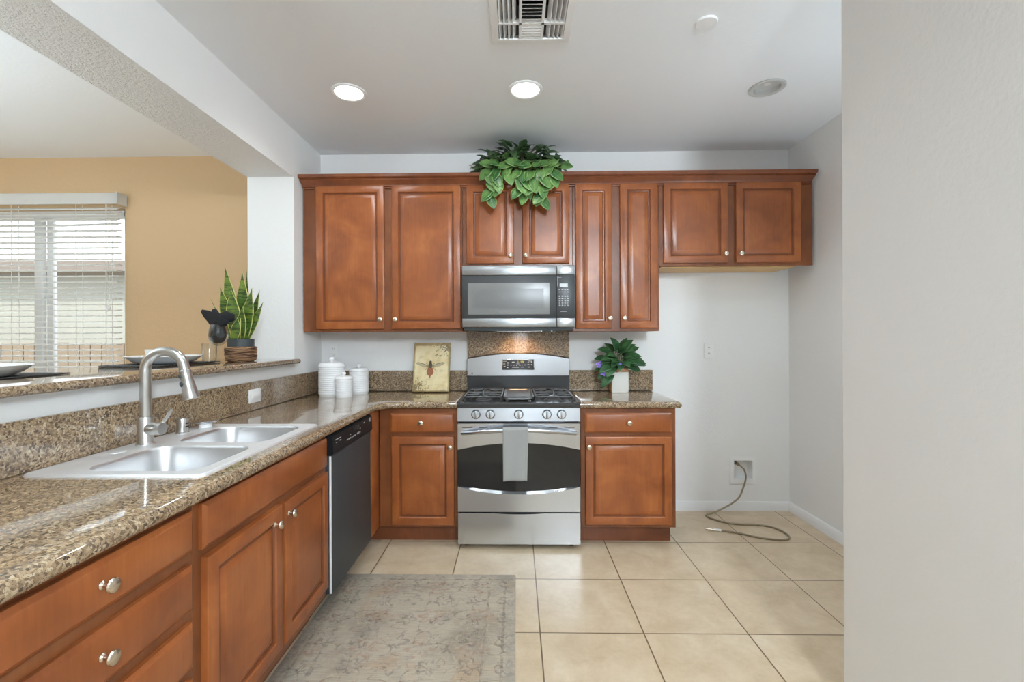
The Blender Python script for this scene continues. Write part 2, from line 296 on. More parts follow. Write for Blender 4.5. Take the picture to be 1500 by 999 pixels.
# ------------------------------------------------------------------ geometry helpers
class G:
    """collects shapes in one bmesh"""
    def __init__(s): s.bm = bmesh.new(); s.uv = None
    def face(s, vs):
        try: return s.bm.faces.new(vs)
        except ValueError: return None
    def box(s, x0, x1, y0, y1, z0, z1, bev=0.0, seg=2):
        r = bmesh.ops.create_cube(s.bm, size=1.0); vs = r['verts']
        for v in vs: v.co = Vector(((x0 + x1) / 2 + v.co.x * (x1 - x0), (y0 + y1) / 2 + v.co.y * (y1 - y0), (z0 + z1) / 2 + v.co.z * (z1 - z0)))
        if bev > 0:
            es = {e for v in vs for e in v.link_edges}
            bmesh.ops.bevel(s.bm, geom=list(es), offset=bev, segments=seg, profile=0.5, affect='EDGES')
        return s
    def loft(s, loops, cap0=True, cap1=True, closed=True):
        rows = [[s.bm.verts.new(Vector(p)) for p in lp] for lp in loops]
        n = len(rows[0])
        for a, b in zip(rows, rows[1:]):
            for i in range(n if closed else n - 1):
                j = (i + 1) % n; s.face([a[i], a[j], b[j], b[i]])
        if cap0: s.face(list(reversed(rows[0])))
        if cap1: s.face(rows[-1])
        return rows
    def prism(s, poly, axis, a, b):
        """poly: 2-D points; axis 'X' -> (y,z), 'Y' -> (x,z), 'Z' -> (x,y)"""
        f = {'X': lambda p, d: (d, p[0], p[1]), 'Y': lambda p, d: (p[0], d, p[1]), 'Z': lambda p, d: (p[0], p[1], d)}[axis]
        s.loft([[f(p, a) for p in poly], [f(p, b) for p in poly]]); return s
    def lathe(s, prof, c=(0, 0, 0), seg=32, axis=(0, 0, 1), sx=1.0, sy=1.0):
        """prof [(r,z)...] turned about axis through c"""
        ax = Vector(axis).normalized(); q = Vector((0, 0, 1)).rotation_difference(ax); c = Vector(c)
        rows = []
        for r, z in prof:
            if r < 1e-6: rows.append([s.bm.verts.new(c + q @ Vector((0, 0, z)))])
            else: rows.append([s.bm.verts.new(c + q @ Vector((r * sx * math.cos(2 * PI * i / seg), r * sy * math.sin(2 * PI * i / seg), z))) for i in range(seg)])
        for a, b in zip(rows, rows[1:]):
            for i in range(seg):
                j = (i + 1) % seg
                if len(a) == 1 and len(b) == 1: continue
                if len(a) == 1: s.face([a[0], b[j], b[i]])
                elif len(b) == 1: s.face([a[i], a[j], b[0]])
                else: s.face([a[i], a[j], b[j], b[i]])
        if len(rows[0]) > 1: s.face(list(reversed(rows[0])))
        if len(rows[-1]) > 1: s.face(rows[-1])
        return s
    def tube(s, pts, r, seg=10, cap=True):
        pts = [Vector(p) for p in pts]; n = len(pts); rs = r if isinstance(r, (list, tuple)) else [r] * n
        loops = []; prev = None
        for i, p in enumerate(pts):
            t = (pts[min(i + 1, n - 1)] - pts[max(i - 1, 0)]).normalized()
            if prev is None:
                a = Vector((0, 0, 1)) if abs(t.z) < 0.9 else Vector((1, 0, 0)); x = t.cross(a).normalized()
            else:
                x = (prev - t * prev.dot(t)).normalized()
            prev = x; y = t.cross(x)
            loops.append([p + (x * math.cos(2 * PI * k / seg) + y * math.sin(2 * PI * k / seg)) * rs[i] for k in range(seg)])
        s.loft(loops, cap, cap); return s
    def leaf(s, base, d, nrm, L, W, shape='heart', fold=0.25, droop=0.3, rows=7, cols=5, tw=0.0):
        if s.uv is None: s.uv = s.bm.loops.layers.uv.new('UVMap')
        d = Vector(d).normalized(); nrm = Vector(nrm); nrm = (nrm - d * nrm.dot(d)).normalized(); side = d.cross(nrm)
        grid = []
        for i in range(rows):
            t = i / (rows - 1)
            if shape == 'heart': w = W * (math.sin(PI * min(1, t * 0.86 + 0.14)) ** 0.75) * (1 - 0.28 * t)
            elif shape == 'strap': w = W * (0.55 + 0.45 * math.sin(PI * min(t * 1.1, 1))) * (1 - max(0, (t - 0.55) / 0.45) ** 1.7)
            else: w = W * math.sin(PI * min(1, 0.06 + t * 0.94)) ** 0.8
            w = max(w, 0.0004)
            ang = tw * t; sd = side * math.cos(ang) + nrm * math.sin(ang); nn = nrm * math.cos(ang) - side * math.sin(ang)
            c = Vector(base) + d * (L * t) - nrm * (droop * L * t * t)
            row = []
            for j in range(cols):
                u = j / (cols - 1) * 2 - 1
                back = 0.16 * L * abs(u) if (shape == 'heart' and i == 0) else 0
                row.append((s.bm.verts.new(c + sd * (w * u) + nn * (fold * abs(u) * w) - d * back), (u * 0.5 + 0.5, t)))
            grid.append(row)
        for i in range(rows - 1):
            for j in range(cols - 1):
                q = [grid[i][j], grid[i][j + 1], grid[i + 1][j + 1], grid[i + 1][j]]
                f = s.face([a for a, _ in q])
                if f:
                    for lp, (_, uvv) in zip(f.loops, q): lp[s.uv].uv = uvv
        return s
    def build(s, name, m, parent=None, loc=(0, 0, 0), sharp=32, solid=0.0):
        bm = s.bm
        bmesh.ops.remove_doubles(bm, verts=bm.verts, dist=1e-6)
        if s.uv is None: bmesh.ops.recalc_face_normals(bm, faces=bm.faces)
        lim = math.radians(sharp)
        for f in bm.faces: f.smooth = True
        for e in bm.edges:
            if len(e.link_faces) == 2 and e.calc_face_angle(0) > lim: e.smooth = False
        me = bpy.data.meshes.new(name); bm.to_mesh(me); bm.free()
        me.materials.append(M[m] if isinstance(m, str) else m)
        for x in getattr(s, 'extra', []): me.materials.append(M[x])
        o = bpy.data.objects.new(name, me); COL.objects.link(o); o.location = loc
        if parent: o.parent = parent
        if solid:
            md = o.modifiers.new('Solidify', 'SOLIDIFY'); md.thickness = solid; md.offset = 0.0
        return o
def tag(o, label=None, cat=None, group=None, kind=None):
    if label: o['label'] = label
    if cat: o['category'] = cat
    if group: o['group'] = group
    if kind: o['kind'] = kind
    return o
def thing(name, label, cat, loc=(0, 0, 0), rz=0.0, group=None):
    o = bpy.data.objects.new(name, None); COL.objects.link(o); o.empty_display_size = 0.05
    o.location = loc; o.rotation_euler = (0, 0, rz); return tag(o, label, cat, group)
def struct(name, g, m, parent=None, **kw):
    o = g.build(name, m, parent, **kw)
    if not parent: o['kind'] = 'structure'
    return o
def dup(root, loc, label):
    r = root.copy(); COL.objects.link(r); r.location = loc; r['label'] = label
    for ch in list(root.children):
        c = ch.copy(); COL.objects.link(c); c.parent = r
        for gch in list(ch.children):
            d = gch.copy(); COL.objects.link(d); d.parent = c
    return r
def arc(cx, cy, r, a0, a1, n):
    return [(cx + r * math.cos(a0 + (a1 - a0) * i / n), cy + r * math.sin(a0 + (a1 - a0) * i / n)) for i in range(n + 1)]
def rrect(x0, x1, y0, y1, r, n=6):
    return arc(x1 - r, y1 - r, r, 0, PI / 2, n) + arc(x0 + r, y1 - r, r, PI / 2, PI, n) + arc(x0 + r, y0 + r, r, PI, 1.5 * PI, n) + arc(x1 - r, y0 + r, r, 1.5 * PI, 2 * PI, n)
def offset(poly, d):
    """inset a counter-clockwise polygon by d"""
    out = []; n = len(poly)
    for i in range(n):
        a, b, c = Vector(poly[i - 1]), Vector(poly[i]), Vector(poly[(i + 1) % n])
        e1 = (b - a).normalized(); e2 = (c - b).normalized()
        n1 = Vector((-e1.y, e1.x)); n2 = Vector((-e2.y, e2.x)); m = (n1 + n2)
        m = m / max(m.length_squared / 2, 0.2)
        out.append((b.x + m.x * d, b.y + m.y * d))
    return out
def slab(g, poly, z0, z1, holes=(), r=0.0, n=5):
    """horizontal slab with a bullnose edge and holes"""
    bm = g.bm; loops = []
    if r:
        for i in range(n * 2 + 1):
            th = PI / 2 - PI * i / (n * 2)
            o = r - r * math.cos(th); z = (z1 + z0) / 2 + (z1 - z0) / 2 * math.sin(th)
            loops.append([(x, y, z) for x, y in offset(poly, o)])
    else: loops = [[(x, y, z1) for x, y in poly], [(x, y, z0) for x, y in poly]]
    rows = g.loft(loops, False, False)
    hrows = [g.loft([[(x, y, z1) for x, y in h], [(x, y, z0) for x, y in h]], False, False) for h in holes]
    for k in (0, -1):
        vs = [rows[k]] + [hr[k] for hr in hrows]; flat = [v for l in vs for v in l]
        for t in tessellate_polygon([[v.co for v in l] for l in vs]):
            g.face([flat[i] for i in t])
    return g

# ------------------------------------------------------------------ the room
D, XL, XR, ZC = 3.533, -1.4957, 2.056, 2.72
tile_floor = struct('floor', G().box(-5.6, 2.4, -3.3, D, -0.1, 0.0), 'tile')
g = G()
hole_can = arc(1.425, 2.648, 0.072, 0, 2 * PI, 32)[:-1]
VX0, VX1, VY0, VY1 = -0.088, 0.236, 1.865, 2.19
slab(g, [(-5.6, -3.3), (2.4, -3.3), (2.4, D + 0.15), (-5.6, D + 0.15)], ZC, ZC + 0.02, [hole_can, [(VX0, VY0), (VX1, VY0), (VX1, VY1), (VX0, VY1)]])
struct('ceiling', g, 'ceiling')
HB = (1.640, 1.778, 0.237, 0.377)     # recess of the water supply box
struct('wall_back', G().box(-1.66, HB[0], D, D + 0.15, 0, ZC).box(HB[1], 2.3, D, D + 0.15, 0, ZC).box(HB[0], HB[1], D, D + 0.15, 0, HB[2]).box(HB[0], HB[1], D, D + 0.15, HB[3], ZC), 'white_wall')
g = G(); WX0, WX1, WZ0, WZ1 = -5.0, -3.022, 0.95, 2.32
g.box(WX1, -1.66, D, D + 0.15, 0, ZC).box(-5.6, WX0, D, D + 0.15, 0, ZC).box(WX0, WX1, D, D + 0.15, WZ1, ZC).box(WX0, WX1, D, D + 0.15, 0, WZ0)
struct('wall_dining', g, 'tan_wall')
struct('wall_right', G().box(XR, XR + 0.2, 1.5, D, 0, ZC), 'white_wall')
struct('wall_near', G().box(1.15, 2.4, -3.3, 1.662, 0, ZC, 0.012, 3), 'white_wall')
struct('wall_far_left', G().box(-5.62, -5.5, -3.3, D, 0, ZC), 'tan_wall')
struct('wall_rear', G().box(-5.6, 1.2, -3.3, -3.16, 0, ZC), 'white_wall')
struct('wall_pillar', G().box(-1.812, XL, 3.1, D, 0, ZC), 'white_wall')
struct('beam', G().box(-1.812, XL, -3.16, 3.1, 2.402, ZC), 'beam')
struct('wall_half', G().box(-1.797, XL, -1.2, 3.1, 0, 1.1425), 'white_wall')
g = G(); bp_ = [(0, 0), (0.013, 0), (0.013, 0.058), (0.006, 0.070), (0, 0.070)]
g.prism([(D - a, b) for a, b in bp_], 'X', 0.995, XR); struct('baseboard_back', g, 'trim')
g = G(); g.prism([(XR - a, b) for a, b in bp_], 'Y', 1.66, D - 0.013); struct('baseboard_right', g, 'trim')

# window in the dining wall
win = struct('window_1', G().box(WX0, WX1, 3.585, 3.655, WZ0, WZ0 + 0.05).box(WX0, WX1, 3.585, 3.655, WZ1 - 0.05, WZ1).box(WX0, WX0 + 0.05, 3.585, 3.655, WZ0, WZ1).box(WX1 - 0.05, WX1, 3.585, 3.655, WZ0, WZ1), 'trim')
G().box(-3.785, -3.725, 3.575, 3.615, WZ0 + 0.05, WZ1 - 0.05, 0.004).box(WX0 + 0.05, -3.785, 3.58, 3.61, WZ0 + 0.05, WZ0 + 0.09).build('sash', 'trim', win)
G().box(-3.725, -3.675, 3.615, 3.65, WZ0 + 0.05, WZ1 - 0.05, 0.004).box(-3.675, WX1 - 0.05, 3.615, 3.645, WZ0 + 0.05, WZ0 + 0.09).build('sash', 'trim', win)
G().box(WX0 + 0.05, -3.785, 3.593, 3.597, WZ0 + 0.09, WZ1 - 0.05).build('pane', 'glass', win)
G().box(-3.675, WX1 - 0.05, 3.628, 3.632, WZ0 + 0.09, WZ1 - 0.05).build('pane', 'glass', win)

# outdoors
struct('ground', G().box(-18, 3, D + 0.2, 14, -0.3, -0.1), 'ground')
t = thing('wooden_fence', 'weathered brown board fence outside behind the window blind', 'fence', (-6, 6.2, -0.1))
g = G()
for i in range(85):
    g.box(-8 + i * 0.155, -8 + i * 0.155 + 0.145, 0, 0.02, 0, 1.36 + random.uniform(-0.01, 0.01), 0.003, 1)
g.build('pickets', 'fence', t)
G().box(-8, 5.2, 0.02, 0.06, 0.3, 0.39).box(-8, 5.2, 0.02, 0.06, 1.0, 1.09).build('rail', 'fence', t)
t = thing('neighbouring_house', 'pale stucco house outside beyond the fence, seen through the blind', 'house', (-6, 8.6, -0.1))
G().box(-10, 6, 0, 0.3, 0, 2.75).build('wall', 'stucco', t)
G().prism([(-0.5, 2.62), (-0.5, 2.80), (0.3, 2.95), (0.3, 2.62)], 'X', -10.2, 6.2).build('eave', 'roof', t)

# ------------------------------------------------------------------ cabinets
def door_mesh(w, h, x0, z0, y=0.0, t=0.022, fw=0.056):
    """frame-and-raised-panel door; the grooves (slot 1) carry a darker tone as painted shade"""
    g = G(); X1, Z1 = x0 + w, z0 + h
    fw = min(fw, w * 0.235)
    def lp(i, d): return [(x0 + i, y - d, z0 + i), (X1 - i, y - d, z0 + i), (X1 - i, y - d, Z1 - i), (x0 + i, y - d, Z1 - i)]
    spec = [(0, 0), (0, t - 0.006), (0.002, t - 0.002), (0.006, t), (fw - 0.010, t), (fw - 0.006, t - 0.004), (fw - 0.003, t - 0.011), (fw + 0.003, t - 0.012), (fw + 0.008, t - 0.009), (fw + 0.030, t - 0.002), (fw + 0.034, t - 0.002)]
    g.loft([lp(a, b) for a, b in spec])
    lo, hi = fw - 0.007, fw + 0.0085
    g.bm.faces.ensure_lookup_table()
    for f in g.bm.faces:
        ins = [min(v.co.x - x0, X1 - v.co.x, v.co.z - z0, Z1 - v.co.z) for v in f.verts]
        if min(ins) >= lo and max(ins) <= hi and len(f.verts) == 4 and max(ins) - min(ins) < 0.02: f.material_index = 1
    g.extra = ['wood_groove_shade']
    return g
def drawer_mesh(w, h, x0, z0, y=0.0, t=0.020):
    g = G(); X1, Z1 = x0 + w, z0 + h
    def lp(i, d): return [(x0 + i, y - d, z0 + i), (X1 - i, y - d, z0 + i), (X1 - i, y - d, Z1 - i), (x0 + i, y - d, Z1 - i)]
    g.loft([lp(0, 0), lp(0, t - 0.009), lp(0.004, t - 0.006), lp(0.010, t - 0.002), lp(0.014, t)])
    return g
def knob_mesh():
    return G().lathe([(0.0095, 0), (0.0095, 0.002), (0.006, 0.006), (0.0055, 0.014), (0.009, 0.018), (0.0155, 0.021), (0.0162, 0.024), (0.0145, 0.028), (0.009, 0.0305), (0, 0.0315)], (0, 0, 0), 20, (0, -1, 0))
KNOB = None
def knob(parent, x, z, y):
    global KNOB
    if KNOB is None:
        KNOB = knob_mesh().build('knob', 'knob', parent, (x, y, z)); KNOB['label'] = 'satin champagne mushroom knob'; return KNOB
    o = KNOB.copy(); COL.objects.link(o); o.parent = parent; o.location = (x, y, z); return o
def cabinet(name, label, loc, rz, W, depth, z0, z1, doors=(), drawers=(), toe=None, x_lo=0.0, open_top=False, group=None, filler=None):
    t = thing(name, label, 'cabinet', loc, rz, group)
    p = 0.018
    g = G(); B0, B1 = x_lo, W
    g.box(B0, B0 + p, 0.018, depth, z0, z1).box(B1 - p, B1, 0.018, depth, z0, z1).box(B0 + p, B1 - p, depth - p, depth, z0, z1).box(B0 + p, B1 - p, 0.018, depth - p, z0, z0 + p)
    if not open_top: g.box(B0 + p, B1 - p, 0.018, depth - p, z1 - p, z1)
    g.build('carcass', 'wood', t)
    fx0, fx1 = filler if filler else (0.0, W)
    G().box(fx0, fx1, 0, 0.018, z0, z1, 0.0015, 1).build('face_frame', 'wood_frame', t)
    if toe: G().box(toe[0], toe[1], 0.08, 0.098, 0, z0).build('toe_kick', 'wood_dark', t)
    for (a, b, c, d, kx, kz) in doors:
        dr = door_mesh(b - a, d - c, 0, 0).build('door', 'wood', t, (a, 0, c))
        if kx is not None: knob(dr, kx - a, kz - c, -0.022)
    for (a, b, c, d, kx, kz) in drawers:
        dr = drawer_mesh(b - a, d - c, 0, 0).build('drawer' if kx is not None else 'false_drawer_front', 'wood', t, (a, 0, c))
        if kx is not None: knob(dr, kx - a, kz - c, -0.020)
    return t
YU = 3.220   # face frame plane of the wall cabinets
UD = D - YU - 0.002
GU = 'wall cabinets above the counter and fridge space'
cabinet('wall_cabinet', 'tall brown wall cabinet with two wide doors at the left, above the white canisters', (-1.487, YU, 0), 0, 1.115, UD, 1.356, 2.40,
        [(0.094, 0.572, 1.374, 2.372, 0.550, 1.440), (0.624, 1.104, 1.374, 2.372, 0.654, 1.440)])
cabinet('wall_cabinet', 'short brown two-door wall cabinet directly above the microwave', (-0.371, YU, 0), 0, 0.763, UD, 1.803, 2.40,
        [(0.030, 0.358, 1.823, 2.370, 0.334, 1.876), (0.417, 0.739, 1.823, 2.370, 0.438, 1.876)])
cabinet('wall_cabinet', 'tall brown wall cabinet with two narrow doors, right of the microwave', (0.393, YU, 0), 0, 0.594, UD, 1.353, 2.40,
        [(0.019, 0.268, 1.374, 2.374, 0.250, 1.441), (0.324, 0.580, 1.374, 2.374, 0.348, 1.441)])
t = cabinet('wall_cabinet', 'short brown two-door wall cabinet over the empty fridge space at the right', (0.988, YU, 0), 0, 0.962, UD, 1.801, 2.40,
        [(0.027, 0.466, 1.820, 2.376, 0.443, 1.880), (0.520, 0.961, 1.820, 2.376, 0.547, 1.880)], filler=(0, 1.050))
G().box(0.02, 0.94, 0.03, UD - 0.02, 1.794, 1.8005).build('underside_panel', 'maple', t)['label'] = 'pale raw wood underside'
# crown moulding
g = G(); prof = [(0.0, 2.354), (-0.012, 2.354), (-0.012, 2.364), (-0.022, 2.366), (-0.022, 2.372), (-0.030, 2.384), (-0.046, 2.396), (-0.052, 2.402), (-0.050, 2.411), (-0.062, 2.413), (-0.068, 2.419), (-0.068, 2.438), (0.0, 2.438)]
YC = YU - 0.001
loops = []
for xx, k in ((-1.478, 1), (2.016, -1)):
    loops.append([(xx - k * (-dy) * 0.25, YC + dy, z) for dy, z in prof])
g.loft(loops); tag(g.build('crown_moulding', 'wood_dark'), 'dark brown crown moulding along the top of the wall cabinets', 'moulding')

YB = 2.922; BD = D - YB - 0.002
cabinet('base_cabinet', 'brown base cabinet with one drawer and one door, between dishwasher corner and stove', (-0.868, YB, 0), 0, 0.497, BD, 0.117, 0.866,
        [(0.080, 0.475, 0.134, 0.692, 0.452, 0.628)], [(0.072, 0.476, 0.716, 0.836, 0.270, 0.780)], toe=(-0.09, 0.497))
cabinet('base_cabinet', 'brown base cabinet with one drawer and one door, right of the stove', (0.402, YB, 0), 0, 0.593, BD, 0.117, 0.866,
        [(0.028, 0.566, 0.140, 0.692, 0.048, 0.630)], [(0.026, 0.567, 0.716, 0.838, 0.298, 0.779)], toe=(0, 0.585))
XF = -0.888
LD = XF - XL - 0.002
R90 = PI / 2
cabinet('base_cabinet', 'brown two-door sink base cabinet under the steel sink', (XF, 1.252, 0), R90, 0.885, LD, 0.117, 0.866,
        [(0.034, 0.450, 0.164, 0.697, 0.391, 0.645), (0.472, 0.868, 0.164, 0.697, 0.493, 0.648)],
        [(0.024, 0.868, 0.722, 0.852, None, None)], toe=(0, 0.885), open_top=True)
dz = [(0.737, 0.847), (0.580, 0.702), (0.423, 0.547), (0.160, 0.395)]
cabinet('base_cabinet', 'brown bank of four stacked drawers in the left foreground', (XF, 0.645, 0), R90, 0.607, LD, 0.117, 0.866,
        [], [(0.028, 0.590, a, b, 0.309, (a + b) / 2 + 0.004) for a, b in dz], toe=(0, 0.607))
# corner post next to the dishwasher
tag(G().box(-1.45, XF + 0.012, 2.742, 2.760, 0.117, 0.866).box(XF - 0.006, XF + 0.018, 2.760, 2.9215, 0.117, 0.866, 0.002).box(XF - 0.09, XF - 0.072, 2.742, 2.9215, 0.0, 0.117).build('filler_panel', 'wood'), 'narrow brown filler panel between dishwasher and corner', 'panel')

# ------------------------------------------------------------------ worktops
ZT, TH = 0.909, 0.041
XE, YE = -0.846, 2.890       # front edges
SX0, SX1, SY0, SY1 = -1.445, -0.928, 1.345, 2.115
inner = arc(XE + 0.11, YE - 0.11, 0.11, PI, PI / 2, 8)
poly = [(XL + 0.003, 0.05), (XE, 0.05)] + inner + [(-0.3695, YE), (-0.3695, D - 0.003), (XL + 0.003, D - 0.003)]
g = slab(G(), poly, ZT - TH, ZT, [rrect(SX0, SX1, SY0, SY1, 0.04)], 0.0195)
tag(g.build('countertop', 'granite'), 'long L-shaped speckled brown granite countertop with the sink in it', 'countertop')
g = slab(G(), [(0.3965, YE), (1.025, YE), (1.025, D - 0.003), (0.3965, D - 0.003)], ZT - TH, ZT, [], 0.0195)
tag(g.build('countertop', 'granite'), 'short speckled granite countertop right of the stove', 'countertop')
ST = 0.020; SZ = 1.064
def splash(lbl, *b):
    tag(G().box(*b, 0.002, 1).build('backsplash', 'granite'), lbl, 'backsplash')
splash('long low granite backsplash along the half wall behind the sink', XL + 0.001, XL + 0.001 + ST, 0.05, D - 0.024, ZT + 0.0005, SZ + 0.005)
splash('low granite backsplash strip behind the white canisters and bee picture', XL + 0.001, -0.3705, D - 0.001 - ST, D - 0.001, ZT + 0.0005, SZ)
splash('tall granite backsplash panel behind the stove, under the microwave', -0.3695, 0.401, D - 0.001 - ST, D - 0.001, 0.92, 1.372)
splash('low granite backsplash strip behind the potted violet', 0.402, 1.027, D - 0.001 - ST, D - 0.001, ZT + 0.0005, SZ)
# bar top on the half wall
BZ = 1.1765
bpoly = [(-2.10, -1.2), (-1.44, -1.2)] + arc(-1.44 - 0.03, 3.098 - 0.03, 0.03, 0, PI / 2, 4) + [(-2.10, 3.098)]
tag(slab(G(), bpoly, BZ - 0.033, BZ, [], 0.016).build('bar_top', 'granite'), 'raised speckled granite bar top on the half wall', 'bar counter')

# ------------------------------------------------------------------ sink and tap
SK = thing('kitchen_sink', 'double-bowl stainless steel sink set in the granite counter', 'sink', (-1.183, 1.727, ZT))
def local(poly, c): return [(x - c[0], y - c[1]) for x, y in poly]
sc = (-1.183, 1.727)
outer = local(rrect(-1.455, -0.911, 1.323, 2.131, 0.03), sc)
b1 = (-1.325, -0.962, 1.372, 1.700); b2 = (-1.325, -0.962, 1.755, 2.085)
basins = [local(rrect(*b, 0.07, 8), sc) for b in (b1, b2)]
g = G()
L0 = [(x, y, 0.0) for x, y in outer]; L1 = [(x, y, 0.006) for x, y in offset(outer, 0.003)]; L2 = [(x, y, 0.008) for x, y in offset(outer, 0.008)]; L3 = [(x, y, 0.0055) for x, y in offset(outer, 0.015)]
rows = g.loft([L0, L1, L2, L3], False, False)
hl = [[g.bm.verts.new((x, y, 0.0055)) for x, y in h] for h in basins]
vs = [rows[-1]] + hl; flat = [v for l in vs for v in l]
for tri in tessellate_polygon([[v.co for v in l] for l in vs]): g.face([flat[i] for i in tri])
g.build('rim', 'steel_sink', SK, sharp=50)
for bas in basins:
    g = G(); lp = []
    for ins, z in ((0, 0.0055), (0.003, 0.003), (0.006, -0.004), (0.012, -0.12), (0.018, -0.15), (0.032, -0.168), (0.055, -0.175)):
        lp.append([(x, y, z) for x, y in offset(bas, ins)])
    cxm = sum(p[0] for p in bas) / len(bas); cym = sum(p[1] for p in bas) / len(bas)
    lp.append([(cxm + (x - cxm) * 0.25, cym + (y - cym) * 0.25, -0.179) for x, y in offset(bas, 0.055)])
    g.loft(lp, False, True)
    b = g.build('bowl', 'steel_bowl', SK, sharp=60)
    G().lathe([(0.042, 0), (0.042, 0.003), (0.034, 0.004), (0.030, 0.0), (0, 0.0)], (cxm, cym, -0.1785), 24).build('drain', 'chrome', b)

TP = thing('kitchen_faucet', 'tall brushed nickel gooseneck faucet with pull-down spray head', 'faucet', (-1.398, 1.722, ZT + 0.0058))
G().lathe([(0.031, 0), (0.031, 0.004), (0.027, 0.008), (0.0255, 0.012), (0.0255, 0.10), (0.0235, 0.104), (0, 0.104)], (0, 0, 0), 28).build('base', 'nickel', TP)
ux, uy = 0.985, 0.17
R_ = 0.067; zt = 0.282
path = [(0, 0, 0.10), (0, 0, 0.18), (0, 0, zt - 0.02)]
for i in range(0, 17):
    a = PI - (PI * 0.965) * i / 16
    path.append(((R_ + R_ * math.cos(a)) * ux, (R_ + R_ * math.cos(a)) * uy, zt + R_ * math.sin(a)))
e1 = Vector(path[-1]); dr = (Vector(path[-1]) - Vector(path[-2])).normalized()
path.append(tuple(e1 + dr * 0.012))
G().tube(path, [0.0190] * 4 + [0.0180] * (len(path) - 4), 18).build('gooseneck', 'nickel', TP)
e2 = e1 + dr * 0.012
hd = G().lathe([(0.0180, 0), (0.0200, 0.003), (0.0205, 0.03), (0.0235, 0.065), (0.0275, 0.098), (0.0275, 0.110), (0.0235, 0.114), (0, 0.112)], tuple(e2), 26, tuple(dr)).build('spray_head', 'nickel', TP)
side = Vector((uy, -ux, 0)).normalized(); ndir = (Vector((1.3, -1.8, 0.2)) - dr * Vector((1.3, -1.8, 0.2)).dot(dr)).normalized()
q0 = e2 + dr * 0.028 + ndir * 0.0185; q1 = e2 + dr * 0.058 + ndir * 0.0205
dn = Vector((-0.5, -0.75, 0.0)); dn = (dn - dr * dn.dot(dr)).normalized()
for k, (q, rr) in enumerate(((e2 + dr * 0.022 + dn * 0.0195, 0.007), (e2 + dr * 0.052 + dn * 0.0212, 0.0105))):
    G().lathe([(rr, -0.004), (rr, 0.003), (rr * 0.8, 0.0045), (0, 0.005)], tuple(q), 16, tuple(dn), 1.0, 1.0 if k == 0 else 1.0).build('spray_button', 'pot_dark', hd)['label'] = 'dark grey spray button'
ha = G().lathe([(0.0235, 0.016), (0.0235, 0.068), (0.0215, 0.072), (0, 0.0725)], (0, 0, 0.058), 24, (0.92, -0.10, 0.02)).build('handle_hub', 'nickel', TP)
G().tube([(0.058, 0.004, 0.074), (0.074, 0.012, 0.102), (0.086, 0.018, 0.128)], [0.0062, 0.0058, 0.0055], 12).build('lever', 'nickel', ha)

t = thing('air_gap', 'small nickel air-gap cap on the sink deck beside the faucet', 'air gap', (-1.405, 1.925, ZT + 0.0058))
G().lathe([(0.0255, 0), (0.0255, 0.004), (0.0215, 0.006), (0.0215, 0.058), (0.0195, 0.063), (0, 0.0635)], (0, 0, 0), 24).build('cap', 'nickel', t)
G().box(0.0190, 0.0222, -0.009, 0.009, 0.026, 0.031).box(0.0190, 0.0222, -0.009, 0.009, 0.039, 0.044).build('slots', 'dark_slot', t)
t = thing('sink_stopper', 'round steel sink stopper lying on the deck of the sink, right of the air gap', 'sink stopper', (-1.395, 2.055, ZT + 0.0058))
G().lathe([(0.026, 0), (0.026, 0.016), (0.014, 0.019), (0, 0.019)], (0, 0, 0), 20).build('plug', 'plastic_white', t)
G().lathe([(0.014, 0.018), (0.044, 0.021), (0.054, 0.028), (0.054, 0.032), (0.044, 0.029), (0, 0.025)], (0, 0, 0), 28).build('dish', 'chrome', t)
tag(G().lathe([(0.026, 0), (0.026, 0.002), (0.020, 0.0045), (0, 0.005)], (0, 0, 0), 24).build('hole_cover', 'steel_sink', None, (-1.40, 1.60, ZT + 0.0058)), 'flat round steel cap on the sink deck, left of the faucet', 'hole cover')

# ------------------------------------------------------------------ gas range
RG = thing('gas_range', 'stainless steel freestanding gas range with black oven window', 'stove', (0.0135, 2.870, 0))
W2 = 0.3785
G().box(-W2 + 0.004, W2 - 0.004, 0.035, 0.62, 0.035, 0.895).build('body', 'black_enamel', RG)
for fx in (-0.33, 0.33):
    for fy in (0.07, 0.56): G().lathe([(0.018, 0), (0.018, 0.012), (0.010, 0.014), (0.010, 0.036), (0, 0.036)], (fx, fy, 0), 14).build('foot', 'black_enamel', RG)
# storage drawer with a scooped grip at its top
n = 24
top = [(-W2 + 0.76 * 0.9958 * i / n * (2 * W2 / 0.757), 0.0) for i in range(n + 1)]
xs = [-W2 + 2 * W2 * i / n for i in range(n + 1)]
def scoop(x, w, d): return d * max(0.0, math.cos(min(1.0, abs(x) / w) * PI / 2)) ** 0.8
poly = [(-W2, 0.031), (W2, 0.031)] + [(x, 0.224 - scoop(x, 0.155, 0.007)) for x in reversed(xs)]
G().prism(poly, 'Y', 0.0, 0.035).build('storage_drawer', 'steel', RG)
